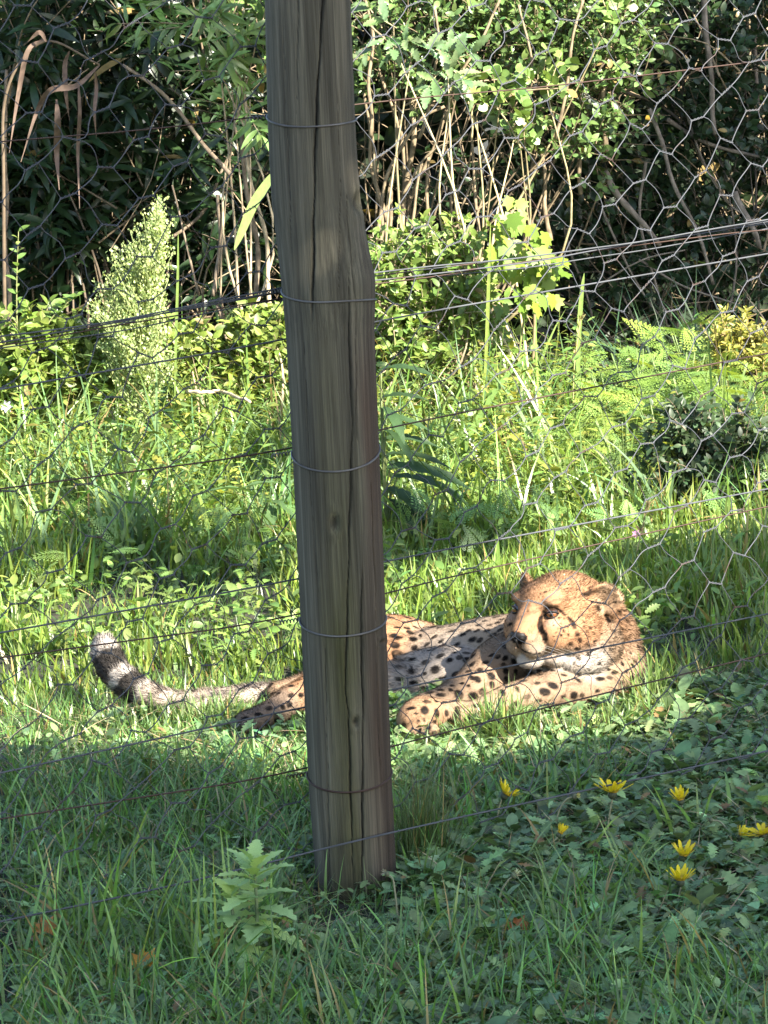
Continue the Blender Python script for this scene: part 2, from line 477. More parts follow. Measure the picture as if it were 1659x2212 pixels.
        if k: seg(r, k[0], o, k[2], 0.0007, 0.07 * jr.normal() + 0.03)
        k = J.get((i + 1, j - 1))          # up-right, the double strand
        if k: seg(r, k[0], o, k[2], 0.00095, 0.05 * jr.normal() - 0.02)
    bag.build("netting", M_NET, root, kind='stuff')
make_fence()
# ------------------------------------------------------------------ cheetah
TAN, PALE, WHITE = (0.235, 0.128, 0.070), (0.172, 0.118, 0.078), (0.31, 0.275, 0.24)
RUFOUS, GREY, BLACK = (0.220, 0.120, 0.063), (0.25, 0.21, 0.172), (0.0035, 0.0028, 0.0025)
HC = at(1210, 1325, 7.10)                                    # middle of the head
TH = R(40)
HF = Vector((-math.sin(TH), -math.cos(TH), -0.04)).normalized()
HL = Vector((0, 0, 1)).cross(HF).normalized()
HU = HF.cross(HL).normalized()
HU2 = (HU * math.cos(R(2)) + HL * math.sin(R(2))); HL = (HL * math.cos(R(2)) - HU * math.sin(R(2))); HU = HU2
def hd(f, l, u): return HC + HF * f + HL * l + HU * u
HB = Matrix((HF, HL, HU)).transposed()

def fz(x, y):                        # face reading in the photograph -> picture units
    return (1980 + x / 2.860) / 1.8228, (2230 + y / 2.860) / 1.8228
def bz(x, y):
    return (1500 + x / 1.565) / 1.8228, (2400 + y / 1.565) / 1.8228

PRIM = []                            # (a, b, ra, rb, colour, hair length, flow)
VS, TS = [], []
_nv = 0
def _add(V, T):
    global _nv
    VS.append(np.asarray(V)); TS.append(np.asarray(T) + _nv); _nv += len(V)
_u, _v = np.meshgrid(np.linspace(0, np.pi, 17), np.linspace(0, 2 * np.pi, 24, endpoint=False), indexing='ij')
SPH = np.c_[(np.sin(_u) * np.cos(_v)).ravel(), (np.sin(_u) * np.sin(_v)).ravel(), np.cos(_u).ravel()]
_t = []
for _i in range(16):
    for _j in range(24):
        _a, _b = _i * 24 + _j, _i * 24 + (_j + 1) % 24
        _t += [(_a, _a + 24, _b + 24), (_a, _b + 24, _b)]
SPHT = np.array(_t)
def ell(c, r, B=None, col=None, hair=0.01, flow=None):
    V = SPH * np.array(r)[None]
    if B is not None: V = V @ np.array(B).T
    _add(V + np.array(c)[None], SPHT)
    if col: PRIM.append((np.array(c), np.array(c), float(np.mean(r)), float(np.mean(r)), np.array(col), hair, flow))
def cap(pts, rad, col=None, hair=0.01, n=9):
    """a tapered limb through pts, as overlapping spheres"""
    P = smooth_path(np.array([list(p) + [r] for p, r in zip(pts, rad)], float), n)
    for q in P:
        _add(SPH * q[3] + q[:3][None], SPHT)
    cols = col if isinstance(col, list) else [col] * len(pts)
    for k in range(len(pts) - 1):
        fl = Vector(pts[k + 1]) - Vector(pts[k])
        PRIM.append((np.array(pts[k]), np.array(pts[k + 1]), rad[k], rad[k + 1], np.array(cols[k]), hair, np.array(fl.normalized())))

def build_cheetah():
    back = np.array(-HF)
    # ---- head
    ell(hd(-.010, 0, .004), (.086, .077, .069), HB, TAN, .008, back)
    ell(hd(.046, 0, .030), (.046, .054, .040), HB, TAN, .005, back)
    cap([hd(.055, 0, .028), hd(.095, 0, .004), hd(.117, 0, -.010)], [.033, .0250, .018], TAN, .003)
    ell(hd(.078, 0, -.026), (.046, .040, .034), HB, TAN, .0035, back)
    for s in (-1, 1):
        ell(hd(.104, s * .0175, -.034), (.026, .021, .0235), HB, PALE, .0035, back)
        ell(hd(.066, s * .036, .041), (.020, .0175, .010), HB, TAN, .0035, back)
        ell(hd(.052, s * .040, -.018), (.050, .032, .040), HB, TAN, .004, back)
        ell(hd(.020, s * .052, -.026), (.054, .038, .050), HB, TAN, .007, back)
        ell(hd(-.030, s * .058, -.058), (.056, .040, .050), HB, PALE, .008, back)
        ell(hd(.042, s * .030, -.062), (.048, .030, .026), HB, WHITE, .006, back)
        ell(hd(.004, s * .054, -.076), (.060, .042, .036), HB, WHITE, .009, back)
    ell(hd(.090, 0, -.064), (.030, .025, .020), HB, WHITE, .004, back)
    ell(hd(.000, 0, -.090), (.066, .060, .036), HB, WHITE, .009, back)
    ell(hd(.122, 0, -.014), (.011, .0155, .0100), HB)
    # ears: cupped shells of small overlapping balls
    for s in (-1, 1):
        ec = hd(-.026, .070, .018) if s > 0 else hd(-.006, -.066, .020)
        big = 1.0 if s > 0 else 1.08
        up = (HU * .72 + HL * (s * .62) - HF * .30).normalized()
        fw = (HF * .62 + HL * (s * .74) + HU * .1); fw = (fw - up * fw.dot(up)).normalized()
        sd = up.cross(fw)
        for a in np.linspace(-1, 1, 11):
            for h in np.linspace(0, 1, 9):
                wid = .030 * math.sqrt(max(0, 1 - (h * .97) ** 3.0)) + .002
                q = ec + up * (h * .040 * big) + sd * (a * wid * big) + fw * (.008 * (a * a) * (1 - .5 * h) - .004 + .004 * h)
                _add(SPH[::1] * .0050 + np.array(q)[None], SPHT)
        PRIM.append((np.array(ec), np.array(ec + up * .04), .022, .020, np.array((.27, .18, .115)), .008, np.array(up)))
    # ---- neck, shoulders, trunk
    cap([hd(-.03, 0, -.02), at(1284, 1376, 7.20), at(1298, 1425, 7.20)], [.070, .075, .079], [TAN, PALE], .012)
    cap([at(1308, 1444, 7.19), at(1240, 1425, 7.23), at(1150, 1415, 7.28), at(1060, 1416, 7.33), at(950, 1428, 7.38), at(860, 1428, 7.43)],
        [.075, .086, .080, .073, .066, .070], [PALE, PALE, (.22, .162, .115), (.235, .18, .13), (.235, .175, .125)], .0048)
    ell(at(960, 1462, 7.27), (.120, .075, .056), None, GREY, .006, np.array((-1, 0, -.2)))
    ell(at(860, 1485, 7.24), (.080, .060, .048), None, GREY, .012, np.array((-1, 0, -.2)))
    cap([at(905, 1412, 7.43), at(845, 1408, 7.42), at(770, 1425, 7.43)], [.062, .071, .075], RUFOUS, .006)
    # ---- hind legs
    cap([at(800, 1430, 7.40), at(735, 1475, 7.25), at(665, 1500, 7.12), at(625, 1515, 7.06)], [.070, .050, .033, .028], RUFOUS, .009)
    cap([at(625, 1515, 7.06), at(590, 1540, 7.00), at(556, 1556, 6.96)], [.028, .025, .024], (.15, .108, .078), .008)
    ell(at(543, 1558, 6.95), (.032, .026, .021), None, (.12, .088, .066), .007, np.array((-1, -.3, 0)))
    for k in range(4):
        ell(at(524 + k * 5, 1553 + 6 * k, 6.95 - .014 * k), (.0135, .010, .0105), None, (.12, .088, .066), .006, np.array((-1, -.3, 0)))
    cap([at(770, 1440, 7.46), at(700, 1480, 7.36), at(640, 1493, 7.28), at(600, 1500, 7.24)], [.06, .04, .028, .024], PALE, .010)
    # ---- tail
    TAILP = [(720, 1482, 7.40), (640, 1500, 7.33), (560, 1506, 7.28), (490, 1512, 7.25), (430, 1520, 7.22), (380, 1521, 7.20), (330, 1507, 7.20),
             (285, 1482, 7.22), (250, 1452, 7.25), (232, 1420, 7.28), (225, 1396, 7.30)]
    tp = [at(*q) for q in TAILP]
    cap(tp, [.028, .026, .025, .024, .025, .025, .0255, .027, .028, .0285, .023], WHITE, .012, n=6)
    # ---- forelegs
    cap([at(1326, 1464, 7.14), at(1285, 1478, 7.08), at(1190, 1492, 7.02), at(1100, 1512, 6.97), at(1025, 1540, 6.91), at(955, 1540, 6.88)],
        [.050, .043, .035, .029, .023, .024], PALE, .0045)
    cap([at(945, 1542, 6.88), at(912, 1545, 6.86), at(898, 1556, 6.85)], [.027, .034, .034], (.18, .110, .065), .005)
    for k in range(4):
        ell(at(882 + k * 17, 1578 + 2 * (k % 3), 6.835 - .008 * k), (.0135, .017, .0135), None, PALE, .007, np.array((-.5, -1, 0)))
    cap([at(1150, 1420, 7.18), at(1085, 1440, 7.13), at(1025, 1492, 7.06)], [.060, .055, .042], PALE, .0048)
    cap([at(1025, 1492, 7.06), at(960, 1520, 7.0), at(920, 1530, 6.97)], [.042, .032, .028], PALE, .006)

    # ---- one skin over it all
    raw = tri_mesh("body", np.vstack(VS), np.vstack(TS), None)
    tmp = bpy.data.objects.new("body_raw", raw); COL.objects.link(tmp)
    md = tmp.modifiers.new("r", 'REMESH'); md.mode = 'VOXEL'; md.voxel_size = 0.0033
    sm = tmp.modifiers.new("s", 'SMOOTH'); sm.factor = 0.5; sm.iterations = 5
    dg = bpy.context.evaluated_depsgraph_get()
    ev = tmp.evaluated_get(dg).to_mesh()
    ev.calc_loop_triangles()
    n = len(ev.vertices); V = np.empty(n * 3, np.float32); ev.vertices.foreach_get("co", V); V = V.reshape(-1, 3).astype(float)
    k = len(ev.loop_triangles); T = np.empty(k * 3, np.int32); ev.loop_triangles.foreach_get("vertices", T); T = T.reshape(-1, 3)
    tmp.evaluated_get(dg).to_mesh_clear()
    bpy.data.objects.remove(tmp); bpy.data.meshes.remove(raw)
    FNm = np.cross(V[T[:, 1]] - V[T[:, 0]], V[T[:, 2]] - V[T[:, 0]])
    area = np.linalg.norm(FNm, axis=1) / 2
    VN = np.zeros_like(V)
    for c in range(3): np.add.at(VN, T[:, c], FNm)
    VN = norm(VN)
    bvh = BVHTree.FromPolygons(V.tolist(), T.tolist())
    def hit(px, py):
        h = bvh.ray_cast(ORG, ray(px, py))
        return h[0] if h[0] is not None else None

    # ---- colours
    PA = np.array([p[0] for p in PRIM]); PBb = np.array([p[1] for p in PRIM])
    RA = np.array([p[2] for p in PRIM]); RB = np.array([p[3] for p in PRIM])
    PC = np.array([p[4] for p in PRIM]); PH = np.array([p[5] for p in PRIM])
    PF = np.array([p[6] if p[6] is not None else (0, 0, 0) for p in PRIM], float)
    def blend(P):
        D = np.empty((len(P), len(PRIM)))
        for i in range(len(PRIM)):
            ab = PBb[i] - PA[i]; L2 = ab @ ab
            t = np.clip(((P - PA[i]) @ ab) / L2, 0, 1) if L2 > 1e-9 else np.zeros(len(P))
            r = RA[i] + (RB[i] - RA[i]) * t
            D[:, i] = np.linalg.norm(P - PA[i] - t[:, None] * ab, axis=1) / r
        w = np.exp(-9 * (D - D.min(1, keepdims=True)))
        w /= w.sum(1, keepdims=True)
        return w @ PC, w @ PH, norm(w @ PF + 1e-9)
    tpv = np.array([list(p) for p in tp])
    seglen = np.r_[0, np.cumsum(np.linalg.norm(np.diff(tpv, axis=0), axis=1))]
    HCa, HBa = np.array(HC), np.array(HB)

    spots = []                       # centre, long axis, long r, short r, strength
    def spot(px, py, a=7, b=5, ang=0.0, k=1.0):
        h = hit(px, py)
        if h is None: return
        s = 0.865e-3
        x2, y2 = px + 3 * math.cos(ang), py + 3 * math.sin(ang)
        h2 = hit(x2, y2)
        d = (h2 - h).normalized() if h2 is not None and (h2 - h).length > 1e-6 else Vector((1, 0, 0))
        spots.append((np.array(h), np.array(d), a * s, b * s, k))
    def line(pts, w, k=1.0):
        P = smooth_path(np.array(pts, float), 8)
        for i, q in enumerate(P):
            ww = w if np.isscalar(w) else np.interp(i / (len(P) - 1), np.linspace(0, 1, len(w)), w)
            h = hit(*q[:2])
            if h is not None: spots.append((np.array(h), np.array((1., 0, 0)), ww * 0.865e-3, ww * 0.865e-3, k))
    # tear line, eye liner, outer streak, mouth (read from the face)
    line([fz(462, 520), fz(430, 580), fz(418, 650), fz(435, 720), fz(470, 775), fz(478, 815)], [3.4, 4.2, 5.0, 5.2, 6.0, 5.6])
    line([fz(610, 478), fz(650, 510), fz(690, 545)], [1.6, 3.0, 3.6]); line([fz(735, 575), fz(770, 620), fz(805, 680)], [3.0, 4.4, 4.0], .95)
    line([fz(462, 510), fz(500, 470), fz(550, 458), fz(605, 478), fz(580, 520), fz(530, 545), fz(480, 530)], [2.8, 2.8, 2.6, 2.4, 2.4, 2.6, 2.8])
    line([fz(205, 890), fz(215, 935), fz(270, 965), fz(340, 990), fz(420, 985)], [2.6, 2.4, 2.0, 1.9, 2.2], 1.0)
    line([fz(320, 360), fz(295, 440), fz(280, 510)], [1.6, 2.4, 2.2], .5); line([fz(450, 340), fz(440, 420)], [2, 2], .45)
    line([fz(895, 315), fz(940, 325), fz(985, 285), fz(1000, 270)], [3.2, 4, 4, 2.5], .9)
    line([fz(1040, 460), fz(1075, 480), fz(1085, 500)], [4, 5.5, 4], .95)
    
    for (x, y, a, b, g) in [(480, 292, 5, 3.6, 0), (425, 310, 3.4, 2.6, 0), (525, 268, 3, 2.4, 0), (285, 280, 4.5, 4, 1), (570, 250, 3, 2.2, 0), (400, 240, 3, 2.4, 1),
            (640, 245, 3, 2, 0), (720, 250, 3, 2.4, 0), (770, 250, 3.4, 2.4, 0), (830, 270, 3, 2.4, 0), (600, 215, 3, 2, 0), (690, 205, 3, 2, 0), (820, 210, 3, 2, 0), (500, 225, 3, 2, 0),
            (360, 260, 2.4, 2, 1), (740, 325, 2.6, 2, 0), (905, 155, 4, 2.6, 0), (900, 215, 3.4, 2.4, 0), (970, 180, 3.4, 2.2, 0), (1050, 165, 4, 2.6, 0), (1000, 230, 3, 2, 0),
            (270, 345, 2.4, 2, 1), (240, 330, 2.4, 2, 1),
            (625, 580, 2.6, 2.2, 0), (655, 575, 2, 2, 0), (690, 590, 3, 2.6, 0), (590, 560, 2, 1.8, 0), (625, 690, 3, 2.6, 1), (570, 665, 2.4, 2, 0), (650, 640, 2.4, 2, 0), (730, 680, 4, 3, 1.2),
            (685, 725, 4.6, 3.6, 1.3), (605, 745, 4.6, 2.6, 1.3), (655, 780, 5, 4, 1.2), (570, 785, 3, 2.4, 0), (580, 845, 3, 2, 0), (610, 850, 2.4, 2, 0), (735, 772, 5, 3.6, .8),
            (835, 760, 7.5, 5.5, .8), (862, 830, 8.5, 6, .5), (765, 880, 8, 5.5, .2), (840, 932, 10, 6, 0), (948, 880, 8, 5.6, 1.2), (1030, 850, 6, 5, .6), (940, 735, 5, 4, 1.2),
            (960, 785, 5, 4, .6), (910, 680, 4.6, 3.6, .3), (975, 690, 6, 4, .6), (1030, 685, 4.6, 3.4, .2), (1020, 760, 6, 3.4, 0), (1095, 755, 5.6, 3.4, 1.1), (920, 630, 4.4, 3, .2),
            (1060, 635, 3.4, 2.6, 0), (1110, 885, 5, 3.6, 0), (1210, 940, 8, 5, 1.0), (1130, 965, 5.5, 4, .5), (950, 990, 8, 6, .9), (845, 1035, 8, 5, .6), (1080, 1100, 10, 5, -.3), (1345, 905, 6, 4.6, .3),
            (1340, 975, 5, 3.6, .8), (1335, 1035, 5, 4, .3), (1345, 1095, 9, 6, 1.4), (1455, 1110, 6, 4.5, 0), (1440, 970, 6, 4, 1.2), (1235, 1035, 5, 3, .8), (1180, 1160, 11, 5, 0), (1260, 1195, 13, 5.5, -.2),
            (1410, 570, 9, 5.5, .8), (1470, 665, 6, 4, 1.3), (1330, 405, 7, 4, 0), (1260, 405, 6, 3.6, -.4), (1390, 1185, 8, 4.5, 0), (1545, 1045, 6, 4.5, 0), (855, 565, 3.4, 2.4, .5),
            (800, 1090, 4, 3, 0), (495, 925, 4.5, 3, .8), (455, 955, 4.5, 3.2, 1.2), (850, 1215, 9, 4.5, .3), (690, 1225, 9, 4.5, .2), (560, 1170, 8, 4, .2), (1100, 1265, 15, 6, 0), (1200, 1255, 11, 5, .1),
            (845, 1280, 11, 5, .6), (1310, 960, 4, 3, 0), (1300, 500, 5, 3, .3), (1350, 460, 5, 3, .6), (1420, 800, 4, 3, .8), (1420, 1050, 4.5, 3, .8)]:
        q_ = .66 if a < 5.2 else .68; spot(*fz(x, y), a * q_, b * q_, g)
    # body spots that can be read one by one (x, y, long, short, angle)
    for (x, y, a, b, g) in [(75, 160, 16, 7, -.2), (105, 175, 15, 6, -.1), (85, 220, 18, 10, 0), (95, 285, 25, 18, .1), (200, 182, 18, 9, .3), (205, 235, 13, 11, .2), (180, 142, 14, 7, .3),
            (160, 115, 13, 5, .2), (100, 110, 13, 5, 0), (215, 110, 13, 5, .4), (255, 130, 12, 5, .7), (245, 160, 11, 5, 1),
            (330, 168, 14, 7, -.4), (370, 195, 13, 6, -.5), (285, 215, 13, 6, -.6), (385, 222, 14, 7, -.5), (435, 98, 14, 6, -.3), (500, 92, 14, 6, -.3), (445, 130, 16, 6, -.2), (505, 155, 14, 6, -.3),
            (565, 185, 18, 9, -.2), (610, 190, 13, 8, -.5), (540, 130, 12, 6, -.3), (590, 130, 12, 5, -.3), (655, 130, 14, 6, -.2), (600, 95, 12, 5, -.3), (670, 95, 12, 5, -.2), (720, 80, 14, 6, -.2), (745, 60, 12, 5, -.2),
            (640, 70, 12, 5, -.2), (570, 65, 12, 5, -.2), (690, 155, 15, 6, -.3), (735, 125, 14, 6, -.4), (790, 95, 12, 5, -.4),
            (465, 220, 17, 8, -.5), (365, 285, 18, 9, -.5), (425, 310, 13, 9, -.6), (485, 295, 15, 9, -.7), (335, 370, 17, 13, -.7), (275, 325, 15, 10, -.4), (190, 380, 16, 11, -.8), (270, 395, 9, 6, -.5),
            (455, 265, 8, 5, -.3), (530, 310, 16, 12, -.5), (460, 400, 15, 8, -.5), (375, 425, 14, 7, -.4), (265, 490, 16, 10, -.2), (200, 450, 15, 7, -.1), (400, 240, 8, 4, -.4), (120, 430, 12, 6, -.2),
            (560, 420, 11, 10, 0), (595, 430, 13, 12, 0), (540, 380, 12, 8, -.4), (610, 370, 12, 7, -.4), (645, 325, 13, 7, -.4), (685, 280, 13, 6, -.5), (720, 290, 13, 7, -.6), (765, 225, 18, 10, -.7), (820, 318, 11, 9, 0),
            (765, 300, 14, 7, -.8), (755, 340, 11, 6, -.3), (680, 410, 15, 12, .3), (770, 380, 12, 11, 0), (830, 385, 9, 10, 0), (770, 425, 9, 7, 0), (685, 465, 12, 11, 0), (750, 510, 10, 16, 0), (570, 535, 22, 12, .2),
            (480, 525, 17, 16, .2), (430, 495, 9, 7, 0), (370, 525, 18, 8, 0), (365, 495, 12, 6, 0), (285, 568, 15, 7, 0), (185, 608, 17, 6, -.1), (440, 468, 8, 5, 0), (500, 455, 9, 5, -.3), (540, 470, 8, 5, -.2),
            (840, 490, 7, 12, 0), (1010, 508, 21, 12, .25), (1060, 468, 21, 10, .35), (1190, 530, 16, 12, .8), (975, 560, 13, 5, 0), (1240, 530, 10, 8, .6), (900, 370, 14, 9, .2), (975, 380, 14, 7, .1), (650, 575, 14, 6, .2),
            (660, 605, 13, 7, .2), (270, 620, 14, 13, .4), (345, 640, 12, 14, 0), (405, 640, 9, 10, 0), (470, 640, 11, 15, 0), (265, 680, 6, 6, 0), (295, 730, 9, 9, 0), (330, 690, 10, 6, 0), (330, 760, 10, 8, 0), (240, 745, 6, 8, 0),
            (230, 690, 6, 5, 0), (420, 685, 9, 8, 0), (340, 565, 9, 5, 0), (390, 570, 9, 5, 0), (215, 640, 7, 4, 0), (470, 605, 10, 5, 0), (320, 545, 7, 4, 0), (200, 800, 7, 4, 0)]:
        spot(*bz(x, y), a / 1.85, b / 1.65, g)
    # the rest of the coat, wherever nothing has been placed
    kd_pts = [s[0] for s in spots]
    order = np.random.default_rng(8).permutation(n)[:9000]
    grid = {}
    cell = 0.026
    def key(p): return tuple((p // cell).astype(int))
    for p in kd_pts: grid.setdefault(key(p), []).append(p)
    loc = (V - HCa) @ HBa
    r8 = np.random.default_rng(9)
    bc, bh, bf = blend(V)
    for i in order:
        p = V[i]; l = loc[i]
        if l[0] > -.035 and np.linalg.norm(l) < .16 and l[2] > -.08: continue          # the face is done by hand
        if np.min(np.linalg.norm(tpv[2:] - p, axis=1)) < .05: continue
        k0 = key(p); ok = True
        for dx in (-1, 0, 1):
            for dy in (-1, 0, 1):
                for dz in (-1, 0, 1):
                    for q in grid.get((k0[0] + dx, k0[1] + dy, k0[2] + dz), ()):
                        if (q[0] - p[0]) ** 2 + (q[1] - p[1]) ** 2 + (q[2] - p[2]) ** 2 < 0.0205 ** 2: ok = False
        if ok:
            grid.setdefault(k0, []).append(p)
            fl = bf[i]; t = fl - VN[i] * (fl @ VN[i]); t = t / (np.linalg.norm(t) + 1e-9)
            small = 0.7 if np.linalg.norm(l) < .17 else 1.0
            spots.append((p.copy(), t, r8.uniform(.0058, .0085) * small, r8.uniform(.0036, .0052) * small, r8.uniform(.8, 1)))
    SC = np.array([s[0] for s in spots]); SD = norm(np.array([s[1] for s in spots]))
    SA = np.array([s[2] for s in spots]); SB = np.array([s[3] for s in spots]); SK = np.array([s[4] for s in spots])
    def coat(P):
        c, h, f = blend(P)
        l = (P - HCa) @ HBa
        # face: pale round the eyes and muzzle, warm cheeks, white chin and throat
        hw = np.exp(-(np.linalg.norm(l, axis=1) / .13) ** 6)
        def patch(c, q, r, col, k):
            d = np.linalg.norm((l - np.array(q)) / np.array(r), axis=1)
            w = k * np.exp(-d ** 3)
            return c * (1 - w[:, None]) + w[:, None] * np.array(col)
        for s in (-1, 1):
            c = patch(c, (.076, s * .044, .004), (.015, .012, .008), WHITE, .85)
            c = patch(c, (.072, s * .036, .040), (.02, .014, .007), PALE, .6)
            c = patch(c, (.107, s * .022, -.042), (.022, .018, .012), WHITE, .6)
            c = patch(c, (.035, s * .060, .020), (.04, .03, .03), (.22, .115, .060), .7)
            c = patch(c, (.03, s * .05, -.062), (.06, .04, .024), WHITE, .75)
        c = patch(c, (.095, 0, -.058), (.03, .03, .018), WHITE, .95)
        c = patch(c, (.02, 0, .07), (.06, .06, .025), (.21, .125, .070), .6)
        # coat spots
        dark = np.zeros(len(P))
        jit = 0.25 * wob(P, 330, 5)
        for a in range(0, len(P), 4000):
            q = P[a:a + 4000]
            D = q[:, None] - SC[None]
            al = np.einsum('ijk,jk->ij', D, SD); tot = (D ** 2).sum(2)
            pe = np.sqrt(np.maximum(tot - al ** 2, 0))
            e = np.sqrt((al / SA) ** 2 + (pe / SB) ** 2)
            v = (SK[None] * np.clip((1.45 - e) / 0.4, 0, 1))
            dark[a:a + 4000] = v.max(1)
        dark = np.clip(dark * (1 + jit) , 0, 1)
        # tail rings by distance along the tail
        Dt = np.full(len(P), 9.0); st = np.zeros(len(P))
        for i in range(len(tpv) - 1):
            ab = tpv[i + 1] - tpv[i]; t = np.clip(((P - tpv[i]) @ ab) / (ab @ ab), 0, 1)
            d = np.linalg.norm(P - tpv[i] - t[:, None] * ab, axis=1)
            m_ = d < Dt; Dt[m_] = d[m_]; st[m_] = seglen[i] + t[m_] * (seglen[i + 1] - seglen[i])
        tw = (Dt < .036) & (st > seglen[1] + .01)
        back_ = (seglen[-1] - st) / 0.865e-3 / 1.0
        u = back_ + 9 * wob(P, 160, 5)
        ring = np.zeros(len(P))
        for a, b, k in [(30, 98, 1.0), (116, 164, 1.0), (184, 206, .9), (226, 246, .7), (266, 280, .5)]:
            ring = np.maximum(ring, k * np.clip((u - a) / 5, 0, 1) * np.clip((b - u) / 5, 0, 1))
        top = np.clip(0.55 + 0.8 * wob(P, 90, 4), 0, 1)
        ring = np.where(u > 172, ring * top, ring)
        dark = np.where(tw, ring * .93, dark)
        c = np.where((tw & (u > 172))[:, None], c * 0.55 + 0.45 * np.array(PALE), c)
        c = c * (1 - dark[:, None] * .985) + dark[:, None] * np.array(BLACK)
        return c, h, f
    cv, _, _ = coat(V)
    nose_d = np.linalg.norm((loc - np.array((.127, 0, -.017))) / np.array((.014, .0165, .0115)), axis=1)
    cv = np.where((nose_d < 1.15)[:, None], np.array([(0.005, 0.0045, 0.0045)]), cv)

    fur_m, nt, b = new_mat("cheetah_fur")
    a_ = nt.nodes.new("ShaderNodeAttribute"); a_.attribute_name = "Col"
    nt.links.new(a_.outputs["Color"], b.inputs["Base Color"])
    b.inputs["Roughness"].default_value = 0.7; b.inputs["Specular IOR Level"].default_value = 0.08
    b.inputs["Sheen Weight"].default_value = 0.0
    root = thing("cheetah", (HC.x - .2, HC.y, 0), "spotted cheetah lying in the grass behind the post with its head turned aside", "cheetah")
    body = obj("body", tri_mesh("body", V, T, fur_m, cv), root)

    # ---- fur: short tapered hairs rooted in the skin
    fr = np.random.default_rng(21)
    tc_ = V[T].mean(1)
    w = area * (1.0 + 1.6 * np.exp(-(np.linalg.norm(tc_ - HCa, axis=1) / .16) ** 4)) * np.where(tc_[:, 2] > 0.0, 1, 0.1)
    NH = 260000
    fi = fr.choice(len(T), NH, p=w / w.sum())
    bu, bv = fr.random(NH), fr.random(NH); sw = bu + bv > 1; bu[sw], bv[sw] = 1 - bu[sw], 1 - bv[sw]
    P = V[T[fi, 0]] * (1 - bu - bv)[:, None] + V[T[fi, 1]] * bu[:, None] + V[T[fi, 2]] * bv[:, None]
    Nn = norm(VN[T[fi, 0]] * (1 - bu - bv)[:, None] + VN[T[fi, 1]] * bu[:, None] + VN[T[fi, 2]] * bv[:, None])
    l = (P - HCa) @ HBa
    keep = np.linalg.norm((l - np.array((.125, 0, -.017))) / np.array((.016, .018, .013)), axis=1) > 1.0
    for s in (-1, 1):
        keep &= np.linalg.norm((l - np.array((.081, s * .0420, .0195))) / np.array((.018, .0135, .0085)), axis=1) > 1.0
    P, Nn = P[keep], Nn[keep]
    c, h, f = coat(P)
    f = f - Nn * (f * Nn).sum(1, keepdims=True)
    clump = np.c_[wob(P, 160, 5), wob(P + 1, 160, 5), wob(P + 2, 160, 5)] * 0.25
    d = norm(Nn * 0.42 + norm(f) * 0.8 + clump + fr.normal(0, .16, P.shape))
    d += Nn * np.clip(0.12 - (d * Nn).sum(1), 0, None)[:, None]
    d = norm(d)
    L = h * fr.uniform(.6, 1.15, len(P))
    side = norm(np.cross(d, fr.normal(size=P.shape)))
    wd = (0.0003 + 0.010 * L)[:, None]
    A, B, Tp = P - side * wd - Nn * .001, P + side * wd - Nn * .001, P + d * L[:, None]
    HV = np.stack([A, B, Tp], 1).reshape(-1, 3)
    HT = np.arange(len(HV)).reshape(-1, 3)
    br = fr.uniform(.82, 1.18, (len(P), 1))
    HCc = np.stack([c * .88 * br, c * .88 * br, np.minimum(c * 1.12 * br + .004, .85)], 1).reshape(-1, 3)
    me = tri_mesh("fur", HV, HT, fur_m, HCc)
    nm = norm(Nn * 1.0 + d * .35 + fr.normal(0, .12, Nn.shape))
    me.normals_split_custom_set_from_vertices(np.repeat(nm, 3, axis=0).tolist())
    obj("fur", me, root, kind='stuff')

    # ---- eyes, nose, whiskers
    em, nt, b = new_mat("amber_eye")
    N, Lk = nt.nodes, nt.links
    b.inputs["Roughness"].default_value = 0.06; b.inputs["Coat Weight"].default_value = 0.6
    a_ = N.new("ShaderNodeAttribute"); a_.attribute_name = "Col"; Lk.new(a_.outputs["Color"], b.inputs["Base Color"])
    for s in (-1, 1):
        c = hd(.0730, s * .0375, .0195); r = .0124
        ax = (HF * .86 + HL * (s * .50) + HU * .02).normalized()
        EV = SPH * r
        cosang = SPH @ np.array(ax)
        ec = np.where((cosang > .93)[:, None], np.array([(.004, .003, .003)]), np.where((cosang > .70)[:, None], np.array([(.13, .045, .014)]), np.array([(.03, .018, .012)])))
        obj("eye", tri_mesh("eye", EV + np.array(c)[None], SPHT, em, ec), root)
        # dark lids above and below
        lid = Bag()
        sd = ax.cross(HU).normalized(); up = sd.cross(ax).normalized()
        for sg, hh, rr in ((1, .0062, .0022), (-1, .0056, .0017)):
            t = np.linspace(-1, 1, 15)
            pts = [np.array(c + sd * (x * .0132) + up * (sg * hh * (1 - x * x) - .0012 * x * s) + ax * (r * math.sqrt(max(.02, 1 - (x * 1.0) ** 2 * .72 - .16)))) for x in t]
            Vt, Tt = tube(pts, [rr * (1 - .45 * abs(x)) for x in t], 6); lid.add(Vt, Tt, np.array((.004, .0035, .003)))
        lid.build("eyelid", em_l, root)
    nb = Bag()
    Vn = SPH * np.array((.0105, .0160, .0095)); Vn = Vn @ HBa.T
    nb.add(Vn + np.array(hd(.1260, 0, -.0125)), SPHT, np.array((.006, .0055, .006)))
    for s in (-1, 1):
        Vn = SPH * np.array((.0065, .0065, .0055)); nb.add(Vn @ HBa.T + np.array(hd(.1275, s * .0085, -.0160)), SPHT, np.array((.004, .0035, .0035)))
    Vt, Tt = tube([np.array(hd(.1325, 0, -.018)), np.array(hd(.1300, 0, -.027)), np.array(hd(.1270, 0, -.036))], [.004, .0022, .0016], 6)
    nb.add(Vt, Tt, np.array((.004, .0035, .0035)))
    nb.build("nose", em_l, root)
    wr = np.random.default_rng(2)
